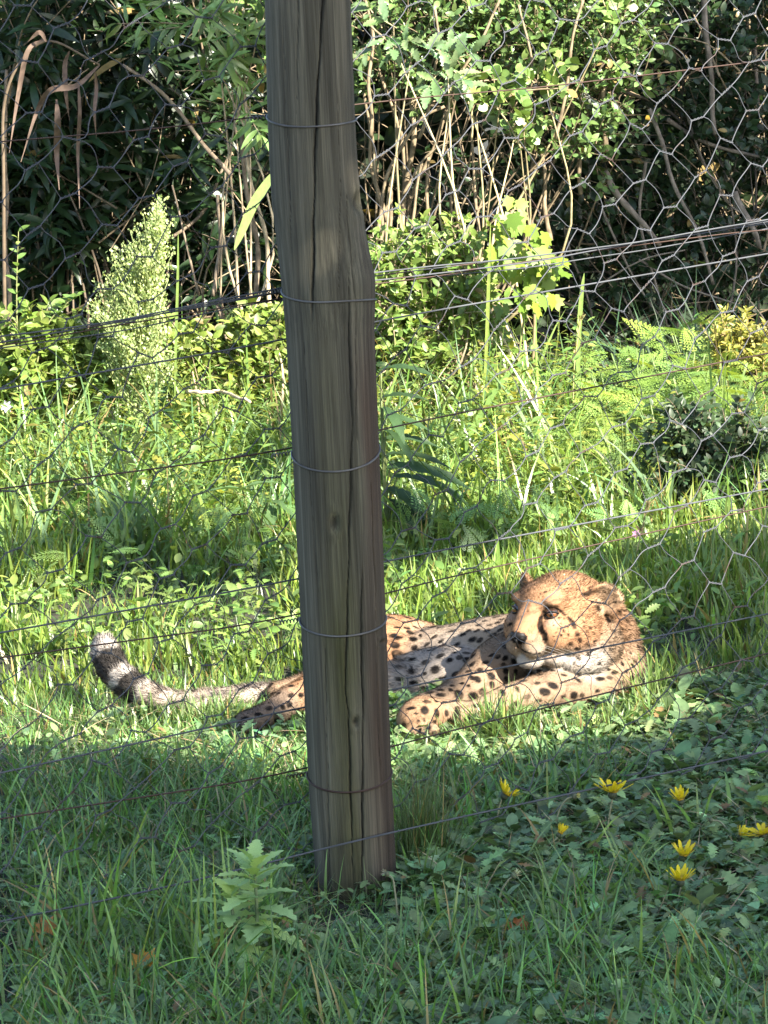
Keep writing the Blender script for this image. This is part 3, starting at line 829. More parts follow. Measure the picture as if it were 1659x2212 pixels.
    for s in (-1, 1):
        for k in range(4):
            a = hd(.110 - .007 * (k % 3), s * .035, -.032 - .007 * (k // 3))
            q = [np.array(a + (HL * s * .9 - HF * (.35 + .1 * k) - HU * (.25 + .08 * (k // 3))) * t - Vector((0, 0, .25)) * t * t * 6) for t in np.linspace(0, .055, 7)]
            Vt, Tt = tube(q, np.linspace(.00022, .00008, 7), 4)
            obj("whisker", tri_mesh("whisker", Vt, Tt, M_WHISK), root)
    # claws of the hind paw
    for k in range(2):
        p = at(528 + 16 * k, 1562 + 5 * k, 6.93)
        q = [np.array(p), np.array(p + Vector((-.009, -.006, -.001))), np.array(p + Vector((-.017, -.008, -.007)))]
        Vt, Tt = tube(q, [.003, .0022, .0006], 6)
        obj("claw", tri_mesh("claw", Vt, Tt, M_WHISK), root)
    return bvh, V
em_l, _nt, _b = new_mat("wet_black_skin")
_a = _nt.nodes.new("ShaderNodeAttribute"); _a.attribute_name = "Col"; _nt.links.new(_a.outputs["Color"], _b.inputs["Base Color"])
_b.inputs["Roughness"].default_value = 0.6; _b.inputs["Specular IOR Level"].default_value = 0.25
M_WHISK, _nt, _b = new_mat("pale_horn"); _b.inputs["Base Color"].default_value = (.32, .30, .27, 1); _b.inputs["Roughness"].default_value = 0.5
CHEETAH_BVH, CHEETAH_V = build_cheetah()
# ------------------------------------------------------------------ leaf shapes and scatterers
def rowleaf(width, n=6, fold=0.18, droop=0.35, stalk=0.0, wavy=0.0):
    """leaf one unit long along +Y, blade facing +Z; width(t) is the half width at t"""
    ts = np.linspace(0, 1, n)
    V = []
    for i, t in enumerate(ts):
        w = width(t, i); y = stalk + t * (1 - stalk); z = -droop * t * t
        up = fold * w + wavy * math.sin(t * 19)
        V += [(-w, y, z + up), (0, y, z), (w, y, z + up - 2 * wavy * math.sin(t * 19))]
    T = []
    for i in range(n - 1):
        a, b = 3 * i, 3 * i + 3
        T += [(a, a + 1, b + 1), (a, b + 1, b), (a + 1, a + 2, b + 2), (a + 1, b + 2, b + 1)]
    return np.array(V, float), np.array(T)
LANCE = rowleaf(lambda t, i: 0.135 * math.sin(math.pi * min(1, t * .97 + .02)) ** 0.8, 6, 0.35, 0.25)
WILLOW = rowleaf(lambda t, i: 0.085 * math.sin(math.pi * min(1, t * .95 + .04)) ** 0.7, 6, 0.3, 0.45)
OVAL = rowleaf(lambda t, i: 0.26 * math.sin(math.pi * min(1, t ** .9 * .98 + .015)) ** 0.75, 6, 0.22, 0.2)
ROUND = rowleaf(lambda t, i: 0.42 * math.sin(math.pi * min(1, t * .97 + .02)) ** 0.55, 6, 0.1, 0.12)
DOCK = rowleaf(lambda t, i: 0.20 * math.sin(math.pi * min(1, t * .96 + .03)) ** 0.7 * (1 + .10 * (-1) ** i), 14, 0.25, 0.45, 0.0, 0.012)
def _lob(t, i):
    e = 0.22 * math.sin(math.pi * min(1, t ** 1.25 * .93 + .05)) ** 0.6
    return e * (1.25 if i % 2 else 0.55)
CAPE = rowleaf(_lob, 12, 0.2, 0.3, 0.0, 0.01)
def _thi(t, i):
    e = 0.24 * math.sin(math.pi * min(1, t ** 1.1 * .95 + .03)) ** 0.6
    return e * (1.15 if i % 2 else 0.72)
TOOTHED = rowleaf(_thi, 15, 0.25, 0.35, 0.0, 0.012)
def star_leaf(pts, cup=0.1):
    V = [(0, 0.42, 0.0)] + [(x, y, cup * (x * x + (y - .4) ** 2)) for x, y in pts]
    k = len(pts)
    return np.array(V, float), np.array([(0, 1 + i, 1 + (i + 1) % k) for i in range(k)])
MAPLE = star_leaf([(0, 0), (.22, -.06), (.40, .02), (.34, .20), (.62, .34), (.40, .48), (.46, .72), (.20, .70), (.0, 1.0), (-.20, .70), (-.46, .72), (-.40, .48), (-.62, .34), (-.34, .20), (-.40, .02), (-.22, -.06)], -.15)
def fern_frond():
    V, T = [], []
    def quad(p, d, n_, L, w):
        k = len(V); s = np.cross(n_, d)
        q = [p, p + d * L * .45 + s * w, p + d * L, p + d * L * .45 - s * w]
        V.extend(q); T.extend([(k, k + 1, k + 2), (k, k + 2, k + 3)])
    up = np.array([0, 0, 1.0])
    for i in range(9):
        t = (i + 1.2) / 10
        L = 0.40 * (1 - t) ** .75 * min(1, .45 + t * 3)
        base = np.array([0, t, -.32 * t * t])
        for s in (-1, 1):
            d = norm(np.array([s * .86, .52, -.18]))
            for j in range(5):
                u = (j + .75) / 5
                p = base + d * L * u
                if j == 4: quad(p, d, up, L * .3, .022)
                else:
                    for g in (-1, 1):
                        e = norm(d * .75 + g * np.cross(up, d) * .75 + np.array([0, 0, .1]))
                        quad(p, e, up, L * .36 * (1 - u * .6), .017)
    quad(np.array([0, .93, -.28]), np.array([0, .96, -.25]), up, .12, .03)
    return np.array(V), np.array(T)
FERN = fern_frond()

def frames(Y, Z):
    """rotation matrices with local +Y along Y and +Z near Z"""
    Y = norm(Y); X = norm(np.cross(Y, Z)); Z2 = np.cross(X, Y)
    return np.stack([X, Y, Z2], axis=2)
def scatter(bag, tmpl, P, Rm, S, C, wide=1.0):
    tv, tt = tmpl
    tv = tv * np.array([wide, 1, 1])
    n, m = len(P), len(tv)
    V = np.einsum('nij,mj->nmi', Rm, tv) * np.asarray(S)[:, None, None] + np.asarray(P)[:, None]
    T = tt[None] + (np.arange(n) * m)[:, None, None]
    bag.add(V.reshape(-1, 3), T.reshape(-1, 3), np.repeat(C, m, axis=0))
def tones(r, n, base, var=0.22, hue=0.10, dry=0.0, drycol=(0.21, 0.155, 0.06)):
    c = np.array(base)[None] * np.exp(r.normal(0, var, (n, 1)))
    c = c * (1 + r.normal(0, hue, (n, 3)) * np.array([1, .5, .8]))
    if dry > 0:
        k = r.random(n) < dry
        c[k] = np.array(drycol)[None] * np.exp(r.normal(0, .3, (k.sum(), 1)))
    return np.clip(c, .004, .8)

def blades(bag, r, P, h, w, lean, curve, C, segs=5, az=None):
    n = len(P)
    az = r.uniform(0, 2 * np.pi, n) if az is None else az
    H = np.c_[np.cos(az), np.sin(az), np.zeros(n)]
    fa = az + np.pi / 2 + r.normal(0, .5, n)
    W = np.c_[np.cos(fa), np.sin(fa), np.zeros(n)]
    pos = P.copy(); rows = []
    twist = r.normal(0, .5, n)
    for s in range(segs + 1):
        t = s / segs
        wd = w * (1 - t ** 1.8) * (0.75 + .25 * min(1, t * 4)) / 2
        ca, sa = math.cos(t), math.sin(t)
        Wt = W * np.cos(twist * t)[:, None] + np.cross(H, W) * np.sin(twist * t)[:, None]
        rows.append((pos - Wt * wd[:, None], pos + Wt * wd[:, None]))
        th = lean + curve * (t + .5 / segs)
        pos = pos + (H * np.sin(th)[:, None] + np.array([0, 0, 1.0]) * np.cos(th)[:, None]) * (h / segs)[:, None]
    V = np.stack([q for lr in rows[:-1] for q in lr] + [rows[-1][0]], axis=1)
    m = V.shape[1]
    T = []
    for s in range(segs - 1):
        a = 2 * s; T += [(a, a + 1, a + 3), (a, a + 3, a + 2)]
    T.append((2 * segs - 2, 2 * segs - 1, 2 * segs))
    T = np.array(T)[None] + (np.arange(n) * m)[:, None, None]
    grad = np.concatenate([np.repeat([.72 + .4 * s / segs], 2) for s in range(segs)] + [[1.12]])
    CC = C[:, None] * (0.9 + .1 * grad)[None, :, None]
    bag.add(V.reshape(-1, 3), T.reshape(-1, 3), CC.reshape(-1, 3))

def half_width(y): return 0.0965 * y + 0.02
def area_pts(r, n, y0, y1, margin=0.55, pw=1.0):
    """points on the ground, denser inside the view"""
    y = y0 + (y1 - y0) * r.random(n) ** pw
    hw = half_width(y)
    x = r.uniform(-1, 1, n) * hw
    out = r.random(n) < 0.28
    x[out] = (hw[out] + r.random(out.sum()) * margin * 1.6) * np.sign(r.uniform(-1, 1, out.sum()))
    return np.c_[x, y, ground_z(x, y)]
_foot = {}
def clear_of_cheetah(P, rise=0.0):
    """True where nothing of the cheetah is above the spot"""
    ok = np.ones(len(P), bool)
    k = np.where((P[:, 1] > 6.7) & (P[:, 1] < 7.7) & (P[:, 0] > -.7) & (P[:, 0] < .65))[0]
    for i in k:
        h = CHEETAH_BVH.ray_cast(Vector((P[i, 0], P[i, 1], -.5)), Vector((0, 0, 1)))
        if h[0] is not None: ok[i] = False
    return ok
def clear_of_post(P, m=0.012):
    foot = (np.abs(P[:, 0] - PB.x) < .085) & (P[:, 1] < PB.y) & (P[:, 1] > PB.y - .30)
    thin = np.sin(P[:, 0] * 9173.1 + P[:, 1] * 5417.7) > -.55      # trodden ground in front of the post
    return (np.hypot(P[:, 0] - PB.x, P[:, 1] - PB.y - .02) > 0.068 + m) & ~(foot & thin)
# ------------------------------------------------------------------ grass and ground cover
def px_of(P):
    d = (np.asarray(P) - np.array(ORG)) @ np.array(rot)
    return np.c_[829.5 + FPX * d[:, 0] / -d[:, 2], 1106 - FPX * d[:, 1] / -d[:, 2]]
def patchy(P, f, seed): return wob(np.c_[P[:, 0], P[:, 1], np.full(len(P), seed * 3.7)], f)
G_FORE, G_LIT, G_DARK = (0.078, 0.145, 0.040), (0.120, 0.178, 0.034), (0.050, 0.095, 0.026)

def grass_near():
    r = np.random.default_rng(31); bag = Bag()
    # fine turf
    P = area_pts(r, 52000, 4.7, 7.4); P = P[clear_of_cheetah(P) & clear_of_post(P)]
    n = len(P); tall = np.clip(1 + .5 * patchy(P, 6, 1), .4, 2)
    blades(bag, r, P, r.uniform(.025, .07, n) * tall, r.uniform(.0014, .003, n), np.abs(r.normal(.35, .25, n)), r.normal(.7, .45, n), tones(r, n, G_FORE, .35, .12, .07), 3)
    # blades of middling length
    P = area_pts(r, 11000, 4.7, 7.1); k = patchy(P, 4, 2) + (P[:, 0] < -.05) * .55 > .05
    P = P[k & clear_of_cheetah(P) & clear_of_post(P)]; n = len(P)
    front = np.clip((7.0 - P[:, 1]) / .5, .45, 1) * np.where((np.abs(P[:, 0] - PB.x + .01) < .10) & (P[:, 1] < PB.y) & (P[:, 1] > PB.y - .45), .35, 1)
    blades(bag, r, P, r.uniform(.06, .16, n) * front, r.uniform(.003, .0062, n), np.abs(r.normal(.3, .22, n)), r.normal(.9, .5, n), tones(r, n, (0.085, 0.165, 0.042), .34, .12, .05), 5)
    # a few long arching ones, bunched on the left
    for cx, cy, m, hh in [(-.36, 5.55, 26, .20), (-.30, 5.42, 24, .22), (-.44, 5.62, 20, .20), (-.22, 5.72, 16, .17), (-.17, 5.8, 12, .10), (.05, 5.62, 9, .06), (-.46, 5.3, 18, .16), (-.1, 6.35, 14, .14), (-.25, 6.2, 14, .14),
                          (.1, 5.42, 12, .13), (.3, 5.3, 14, .12), (.38, 5.2, 12, .14), (.05, 5.15, 12, .07), (-.2, 5.2, 16, .12), (.45, 6.1, 10, .15), (.2, 5.9, 9, .13), (-.5, 6.0, 14, .15), (.33, 5.75, 8, .13)]:
        P = np.c_[r.normal(cx, .045, m), r.normal(cy, .05, m), np.zeros(m)]; P[:, 2] = ground_z(P[:, 0], P[:, 1]); P = P[clear_of_post(P)]; m = len(P)
        blades(bag, r, P, r.uniform(.6, 1.1, m) * hh, r.uniform(.005, .0085, m), np.abs(r.normal(.28, .18, m)), r.normal(.8, .45, m), tones(r, m, (0.150, 0.245, 0.062), .25, .1, .07), 6)
    bag.build("foreground_grass", M_GRASS, kind='stuff')
    # bleached dead blades lying in the turf
    bag = Bag()
    P = area_pts(r, 5000, 4.8, 7.2); P = P[clear_of_cheetah(P) & clear_of_post(P)]; n = len(P); P[:, 2] += r.uniform(.005, .03, n)
    blades(bag, r, P, r.uniform(.04, .10, n), r.uniform(.0015, .003, n), r.normal(1.25, .2, n), r.normal(.3, .3, n), tones(r, n, (.26, .20, .12), .35, .08), 3)
    bag.build("dead_grass", M_DRY, kind='stuff')

def weeds_near():
    r = np.random.default_rng(37)
    bag = Bag()
    # lobed rosette leaves, thick on the right
    P = area_pts(r, 11500, 4.75, 7.15)
    px = px_of(P)
    den = 0.55 + .45 * patchy(P, 5, 4) + .35 * (px[:, 0] > 860) + .25 * (px[:, 1] > 1900) - .25 * ((px[:, 0] < 640) & (px[:, 1] < 1850))
    P = P[(r.random(len(P)) < den) & clear_of_cheetah(P) & clear_of_post(P)]
    for q in P:
        k = r.integers(3, 7); a0 = r.uniform(0, 6.28)
        a = a0 + np.arange(k) * 6.28 / k + r.normal(0, .4, k)
        el = r.uniform(.15, .95, k)
        Y = np.c_[np.cos(a) * np.cos(el), np.sin(a) * np.cos(el), np.sin(el)]
        Z = np.c_[-np.cos(a) * np.sin(el), -np.sin(a) * np.sin(el), np.cos(el)] + r.normal(0, .25, (k, 3))
        S = r.uniform(.012, .028, k) * (1.5 if r.random() < .09 else 1) * (1.15 if q[0] > 0 else .9)
        B = np.tile(q, (k, 1)) + Y * .010 + np.c_[np.zeros((k, 2)), r.uniform(.004, .03, k)]
        C = tones(r, k, (0.115, 0.180, 0.072), .38, .12, .025, (.16, .10, .04))
        scatter(bag, CAPE if r.random() < .75 else OVAL, B, frames(Y, Z), S, C, 1.25)
    bag.build("rosette_weeds", M_WEED, kind='stuff')
    # clover-like low leaves
    bag = Bag()
    P = area_pts(r, 9000, 4.75, 7.2); P = P[(patchy(P, 7, 9) > -.1) & clear_of_cheetah(P) & clear_of_post(P)]; n = len(P)
    P[:, 2] += r.uniform(.008, .04, n)
    a = r.uniform(0, 6.28, n); el = r.uniform(-.1, .6, n)
    Y = np.c_[np.cos(a) * np.cos(el), np.sin(a) * np.cos(el), np.sin(el)]
    scatter(bag, ROUND, P, frames(Y, np.tile([0, 0, 1.0], (n, 1)) + r.normal(0, .4, (n, 3))), r.uniform(.007, .016, n), tones(r, n, (0.100, 0.180, 0.050), .36, .12, .02))
    bag.build("ground_clover", M_WEED, kind='stuff')

def grass_mid():
    r = np.random.default_rng(41); bag = Bag()
    # upright blades behind and around the animal
    P = area_pts(r, 21000, 7.0, 9.6, .7); P = P[clear_of_cheetah(P) & (patchy(P, 9, 6) + .5 * patchy(P, 22, 8) > -.25)]; px = px_of(P)
    P = P[~((px[:, 1] > 1500) & (px[:, 0] > 640))]
    n = len(P); tall = np.clip(.75 + .35 * patchy(P, 5, 3) + .22 * np.clip(P[:, 1] - 7.4, 0, 1.5), .4, 1.8)
    tall *= np.where((P[:, 1] < 7.55), np.where((P[:, 0] > -.1) & (P[:, 0] < .5), .35, .62), 1)
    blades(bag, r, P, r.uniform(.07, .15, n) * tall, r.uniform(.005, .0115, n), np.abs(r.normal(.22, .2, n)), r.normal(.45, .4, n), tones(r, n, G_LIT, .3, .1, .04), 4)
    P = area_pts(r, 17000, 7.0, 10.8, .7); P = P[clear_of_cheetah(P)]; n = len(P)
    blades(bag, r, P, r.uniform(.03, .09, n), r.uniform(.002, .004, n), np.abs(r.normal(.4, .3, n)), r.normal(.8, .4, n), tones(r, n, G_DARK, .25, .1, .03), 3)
    # tufts in front of the animal
    for x, y, m, hh in [(985, 1618, 34, .045), (1020, 1614, 44, .065), (1055, 1614, 46, .085), (1090, 1612, 46, .10), (1125, 1612, 40, .085), (1165, 1610, 36, .065), (1210, 1608, 36, .06), (1260, 1604, 36, .06), (1305, 1600, 36, .065), (1350, 1592, 40, .07), (1395, 1570, 40, .09), (1420, 1530, 36, .10),
                        (955, 1632, 20, .035), (880, 1640, 22, .03), (690, 1606, 30, .06), (640, 1606, 24, .035), (575, 1604, 20, .03), (450, 1584, 30, .055), (400, 1580, 30, .05), (350, 1566, 30, .055), (300, 1548, 28, .05), (500, 1574, 30, .06), (545, 1560, 24, .05), (440, 1560, 30, .05), (470, 1556, 26, .06)]:
        m = int(m * 1.7); hh = hh * 1.25; c = on_ground(x, y, 0); B = np.c_[r.normal(c.x, .018, m), r.normal(c.y, .02, m), np.zeros(m)]; B[:, 2] = ground_z(B[:, 0], B[:, 1]); B = B[clear_of_cheetah(B)]; m = len(B)
        if m: blades(bag, r, B, r.uniform(.55, 1.15, m) * hh, r.uniform(.0035, .0075, m), np.abs(r.normal(.25, .22, m)), r.normal(.5, .4, m), tones(r, m, (.10, .155, .045), .2, .1, .05), 5)
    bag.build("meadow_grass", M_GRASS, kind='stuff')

def herbs_mid():
    """the tangle of tall strap grasses and soft herbs in front of the thicket"""
    r = np.random.default_rng(43); bag = Bag()
    P = area_pts(r, 1000, 8.8, 10.9, .9); q_ = px_of(P); P = P[~((q_[:, 0] > 1270) & (P[:, 1] > 9.2) & (r.random(len(P)) < .85))]
    for q in P:
        m = r.integers(5, 12); hh = r.uniform(.16, .44) * (1.0 if q[1] > 9.4 else .75)
        B = np.c_[r.normal(q[0], .035, m), r.normal(q[1], .035, m), np.full(m, q[2])]
        base = (0.120, 0.185, 0.042) if r.random() < .7 else (0.105, 0.180, 0.075)
        blades(bag, r, B, r.uniform(.6, 1.15, m) * hh, r.uniform(.006, .014, m), np.abs(r.normal(.30, .2, m)), r.normal(.8, .5, m), tones(r, m, base, .28, .1, .06), 6)
    bag.build("strap_grass", M_GRASS, kind='stuff')
    bag = Bag()
    # soft leafy herbs: short stems with paired leaves
    P = area_pts(r, 1900, 9.0, 10.9, .9); q_ = px_of(P); P = P[~((q_[:, 0] > 1270) & (P[:, 1] > 9.2) & (r.random(len(P)) < .8))]
    for q in P:
        hh = r.uniform(.10, .40); k = r.integers(7, 15); t = np.linspace(.25, 1, k)
        ln = r.normal(0, .2, 2)
        B = q[None] + np.c_[ln[0] * t * hh, ln[1] * t * hh, t * hh]
        a = np.arange(k) * 2.4 + r.uniform(0, 6); el = r.uniform(-.2, .7, k)
        Y = np.c_[np.cos(a) * np.cos(el), np.sin(a) * np.cos(el), np.sin(el)]
        yel = r.random()
        base = (0.17, 0.20, 0.038) if yel < .4 else (0.100, 0.165, 0.040)
        scatter(bag, (OVAL, LANCE, WILLOW, LANCE)[r.integers(0, 4)], B, frames(Y, np.tile([0, 0, 1.0], (k, 1)) + r.normal(0, .35, (k, 3))), r.uniform(.018, .042, k) * (1.3 - .6 * t), tones(r, k, base, .25, .08, .01))
    # leafy clumps in the upright grass
    P = area_pts(r, 260, 7.5, 9.3, .8); P = P[clear_of_cheetah(P)]
    for q in P:
        k = r.integers(10, 26)
        B = q[None] + np.c_[r.normal(0, .03, (k, 2)), r.uniform(.01, .09, k)]
        a = r.uniform(0, 6.28, k); el = r.uniform(-.2, .9, k)
        Y = np.c_[np.cos(a) * np.cos(el), np.sin(a) * np.cos(el), np.sin(el)]
        scatter(bag, CAPE if r.random() < .5 else OVAL, B, frames(Y, np.tile([0, -.2, 1.0], (k, 1)) + r.normal(0, .35, (k, 3))), r.uniform(.015, .035, k), tones(r, k, (0.115, 0.18, 0.042), .3, .1))
    # feathery leaves low down
    P = area_pts(r, 700, 8.4, 10.2, .7); n = len(P); P[:, 2] += r.uniform(.01, .12, n)
    a = r.uniform(0, 6.28, n); el = r.uniform(.2, 1.1, n)
    Y = np.c_[np.cos(a) * np.cos(el), np.sin(a) * np.cos(el), np.sin(el)]
    scatter(bag, FERN, P, frames(Y, np.tile([0, 0, 1.0], (n, 1)) + r.normal(0, .3, (n, 3))), r.uniform(.05, .10, n), tones(r, n, (.10, .175, .050), .25, .1))
    bag.build("meadow_herbs", M_LEAF, kind='stuff')
grass_near(); weeds_near(); grass_mid(); herbs_mid()
# ------------------------------------------------------------------ single plants, flowers and litter
def leafmesh(name, tmpl, col, mat, wide=1.0, grad=0.0):
    V = tmpl[0] * np.array([wide, 1, 1])
    c = np.array(col)[None] * (1 + grad * (V[:, 1:2] - .5))
    return tri_mesh(name, V, tmpl[1], mat, c)
def leafpart(name, me, parent, P, Y, Z, s):
    o = bpy.data.objects.new(name, me); COL.objects.link(o)
    o.parent = parent
    F = frames(np.array([Y], float), np.array([Z], float))[0] * s
    M = Matrix(F.tolist()).to_4x4(); M.translation = Vector(P) - parent.location
    o.matrix_basis = M
    return o
def ribbon(pts, wid, nrm=(0, -1, .2), fold=0.15):
    P = np.asarray(pts, float); n = len(P)
    w = np.asarray(wid, float) / 2
    D = np.gradient(P, axis=0); X = norm(np.cross(D, np.array(nrm)[None])); N = norm(np.cross(X, D))
    V = np.concatenate([P - X * w[:, None] + N * (fold * w)[:, None], P, P + X * w[:, None] + N * (fold * w)[:, None]])
    T = []
    for i in range(n - 1):
        T += [(i, n + i, n + i + 1), (i, n + i + 1, i + 1), (n + i, 2 * n + i, 2 * n + i + 1), (n + i, 2 * n + i + 1, n + i + 1)]
    return V, np.array(T)

# ---- yellow daisies
def petal_mesh(name, L, w, col):
    ts = np.linspace(0, 1, 6); V, C = [], []
    for t in ts:
        hw = w / 2 * (0.42 + .62 * math.sin(math.pi * min(1, t * .62 + .12))) * (1 if t < .95 else .45)
        for s in (-1, 0, 1):
            V.append((s * hw, t * L, .08 * L * t * t + (.18 * hw if s else 0)))
            k = np.clip((t - .10) / .22, 0, 1)
            C.append(np.array((.055, .035, .020)) * (1 - k) + np.array(col) * k)
    T = []
    for i in range(5):
        a = 3 * i; b = a + 3
        T += [(a, a + 1, b + 1), (a, b + 1, b), (a + 1, a + 2, b + 2), (a + 1, b + 2, b + 1)]
    return tri_mesh(name, V, T, M_PETAL, np.array(C))
YEL = (0.62, 0.50, 0.015)
PETALS = [petal_mesh("petal", .0235, .0052, YEL), petal_mesh("petal", .0225, .0046, (.58, .46, .015)), petal_mesh("petal", .021, .0050, (.64, .47, .022))]
def daisy(label, head, base, Y, open_, tilt, spin, scale=1.0, npet=15):
    top = at(*head, Y); bot = at(*base, Y) if base[1] < 1e4 else None
    bot = Vector((bot.x, bot.y, gz(bot.x, bot.y) - .004))
    scale *= 1.1
    root = thing("yellow_daisy", bot, label, "flower", "yellow daisies in the shaded grass")
    ax = Vector((tilt * math.cos(spin), tilt * math.sin(spin), 1)).normalized()
    c1 = bot.lerp(top, .55) + Vector((-.010 * tilt, 0, 0))
    path = smooth_path([bot, c1, top - ax * .012, top - ax * .004], 6)
    V, T = tube(path, np.linspace(.0017, .0013, len(path)), 6)
    obj("stem", tri_mesh("stem", V, T, M_LEAF, np.tile((.26, .26, .16), (len(V), 1))), root)
    xa = ax.orthogonal().normalized(); ya = ax.cross(xa)
    B = np.array((xa, ya, ax)).T
    V = SPH * np.array((.0058, .0058, .0062)) * scale
    bag = Bag(); bag.add(V @ B.T + np.array(top - ax * .003), SPHT, np.array((.050, .062, .030)))
    bag.build("calyx", M_WEED, root)
    bag = Bag(); V = SPH * np.array((.0072, .0072, .0028)) * scale
    bag.add(V @ B.T + np.array(top + ax * .0022 * scale), SPHT, np.array((.42, .26, .015)))
    bag.build("disc", M_PETAL, root)
    r = np.random.default_rng(int(head[0]))
    npet = int(npet * 1.25)
    for k in range(npet):
        a = 6.283 * k / npet + r.normal(0, .09)
        rad = xa * math.cos(a) + ya * math.sin(a)
        el = open_ - .10 + r.normal(0, .13)
        d = rad * math.cos(el) + ax * math.sin(el)
        up = ax * math.cos(el) - rad * math.sin(el)
        leafpart("petal", PETALS[k % 3], root, top + rad * .004 * scale, d, up, scale * r.uniform(.78, 1.1))
daisy("yellow daisy tipped to the right beside the rush tuft, petals raised", (1092, 1716), (1076, 1810), 6.15, .80, .75, 0.1, 1.0, 14)
daisy("wide open yellow daisy on a tall stem just under the plain strand", (1323, 1712), (1308, 1872), 6.02, .62, .10, 0.5, 1.12, 17)
daisy("small half closed orange-yellow daisy farthest back on the right", (1470, 1728), (1468, 1800), 6.12, 1.0, .15, 3.4, .85, 14)
daisy("large yellow daisy spread flat at the right edge of the view", (1648, 1802), (1650, 1925), 5.92, .42, .15, 3.0, 1.12, 16)
daisy("yellow daisy directly above another one of the same size", (1476, 1848), (1480, 1962), 5.80, .88, .20, 5.8, .98, 15)
daisy("yellow daisy directly below another one, on a stem bare to the ground", (1470, 1902), (1463, 2018), 5.62, .80, .08, 1.0, .98, 16)
daisy("nearly closed yellow daisy leaning out from behind the large flat one", (1600, 1806), (1590, 1880), 5.95, 1.05, .9, 0.2, .70, 12)
daisy("closing yellow daisy nodding among the leaves between the open ones", (1209, 1800), (1160, 1935), 5.95, 1.25, .8, 0.3, .62, 12)

def bent_stalk(label, pts, Y, headcol, hs):
    P = [np.array(at(x, y, Y)) for x, y in pts]
    b = Vector(P[0]); b.z = gz(b.x, b.y)
    P[0] = np.array((b.x, b.y, b.z - .003))
    root = thing("seed_stalk", b, label, "seed stalk", "faded daisy stalks")
    path = smooth_path(P, 6); V, T = tube(path, np.linspace(.0018, .0013, len(path)), 6)
    obj("stem", tri_mesh("stem", V, T, M_LEAF, np.tile((.24, .24, .15), (len(V), 1))), root)
    bag = Bag()
    d = norm(P[-1] - P[-2])
    r = np.random.default_rng(int(pts[0][0]))
    bag.add(SPH * hs * np.array((.8, .8, 1)) + P[-1] + d * hs * .4, SPHT, np.array((.10, .11, .06)))
    k = 14
    Yd = norm(d[None] + r.normal(0, .45, (k, 3)))
    scatter(bag, WILLOW, np.tile(P[-1] + d * hs * .8, (k, 1)), frames(Yd, r.normal(0, 1, (k, 3))), np.full(k, hs * 1.7), tones(r, k, headcol, .2))
    bag.build("seed_head", M_WEED, root)
bent_stalk("pale bent stalk with a drooping grey head at the foot of the post", [(863, 1996), (853, 1925), (847, 1897), (838, 1890)], 5.55, (.20, .19, .12), .0045)
bent_stalk("pale curved stalk left of the two stacked daisies with a withered head", [(1493, 1996), (1500, 1930), (1516, 1893), (1522, 1889)], 5.7, (.16, .15, .08), .0038)
bent_stalk("arched stalk with a nodding pale head under the plain strand", [(1193, 1810), (1205, 1760), (1222, 1728), (1238, 1722)], 6.1, (.40, .36, .12), .005)
bent_stalk("short pale stalk with a cream withered head among low leaves", [(1066, 2010), (1080, 1935), (1095, 1905), (1108, 1893)], 5.6, (.42, .40, .25), .0055)
bent_stalk("hooked stalk on the right with a dark nodding bud", [(1590, 1860), (1575, 1800), (1555, 1775), (1538, 1772)], 6.0, (.12, .12, .06), .0042)
bent_stalk("tall hooked stalk behind the stacked daisies", [(1492, 1900), (1505, 1850), (1522, 1830), (1532, 1834)], 5.95, (.14, .14, .08), .004)

# ---- leafy toothed plant in front of the post
def toothed_plant():
    Y = 5.42; r = np.random.default_rng(61)
    b = at(557, 2098, Y); b.z = gz(b.x, b.y)
    root = thing("toothed_herb", b, "bright green upright herb with toothed leaves growing in front of the post", "plant")
    ms = [leafmesh("leaf", TOOTHED, c, M_WEED, w, .15) for c, w in (((.30, .43, .15), 1.0), ((.25, .37, .145), .9), ((.34, .46, .15), 1.15))]
    for path, n, s0, s1 in (([(557, 2098), (556, 2000), (552, 1910), (548, 1868)], 26, .074, .044), ([(520, 2090), (508, 2010), (501, 1962), (497, 1935)], 15, .060, .038)):
        P = smooth_path([np.array(at(x, y, Y)) for x, y in path], 8)
        V, T = tube(P, np.linspace(.0034, .0017, len(P)), 7)
        obj("stem", tri_mesh("stem", V, T, M_WEED, np.tile((.14, .19, .09), (len(V), 1))), root)
        for k in range(n):
            t = .12 + .88 * k / (n - 1)
            p = P[int(t * (len(P) - 1))]
            a = k * 2.4 + 0.4; el = -.15 + 1.25 * t ** 1.7 + r.normal(0, .12)
            d = (math.cos(a) * math.cos(el), math.sin(a) * math.cos(el), math.sin(el))
            z = (-math.cos(a) * math.sin(el), -math.sin(a) * math.sin(el), math.cos(el))
            leafpart("leaf", ms[k % 3], root, p, d, z, (s0 + (s1 - s0) * t) * r.uniform(.85, 1.1) * (1.15 if t < .8 else 1))
toothed_plant()

# ---- rush tuft right of the post
def rush():
    r = np.random.default_rng(67); Y = 5.98
    b = at(905, 1905, Y); b.z = gz(b.x, b.y)
    root = thing("rush_tuft", b, "fine dark rush tuft standing against the right side of the post", "plant")
    n = 420; bag = Bag()
    P = np.c_[r.normal(b.x, .020, n), r.normal(b.y, .022, n), np.full(n, b.z)]
    az = np.where(r.random(n) < .62, r.normal(.2, .9, n), r.uniform(0, 6.28, n))
    blades(bag, r, P, r.uniform(.09, .20, n), r.uniform(.0013, .0023, n), np.abs(r.normal(.20, .17, n)), r.normal(.18, .2, n), tones(r, n, (.070, .110, .036), .25, .1, .07), 4, az)
    bag.build("blades", M_GRASS, root, kind='stuff')
rush()

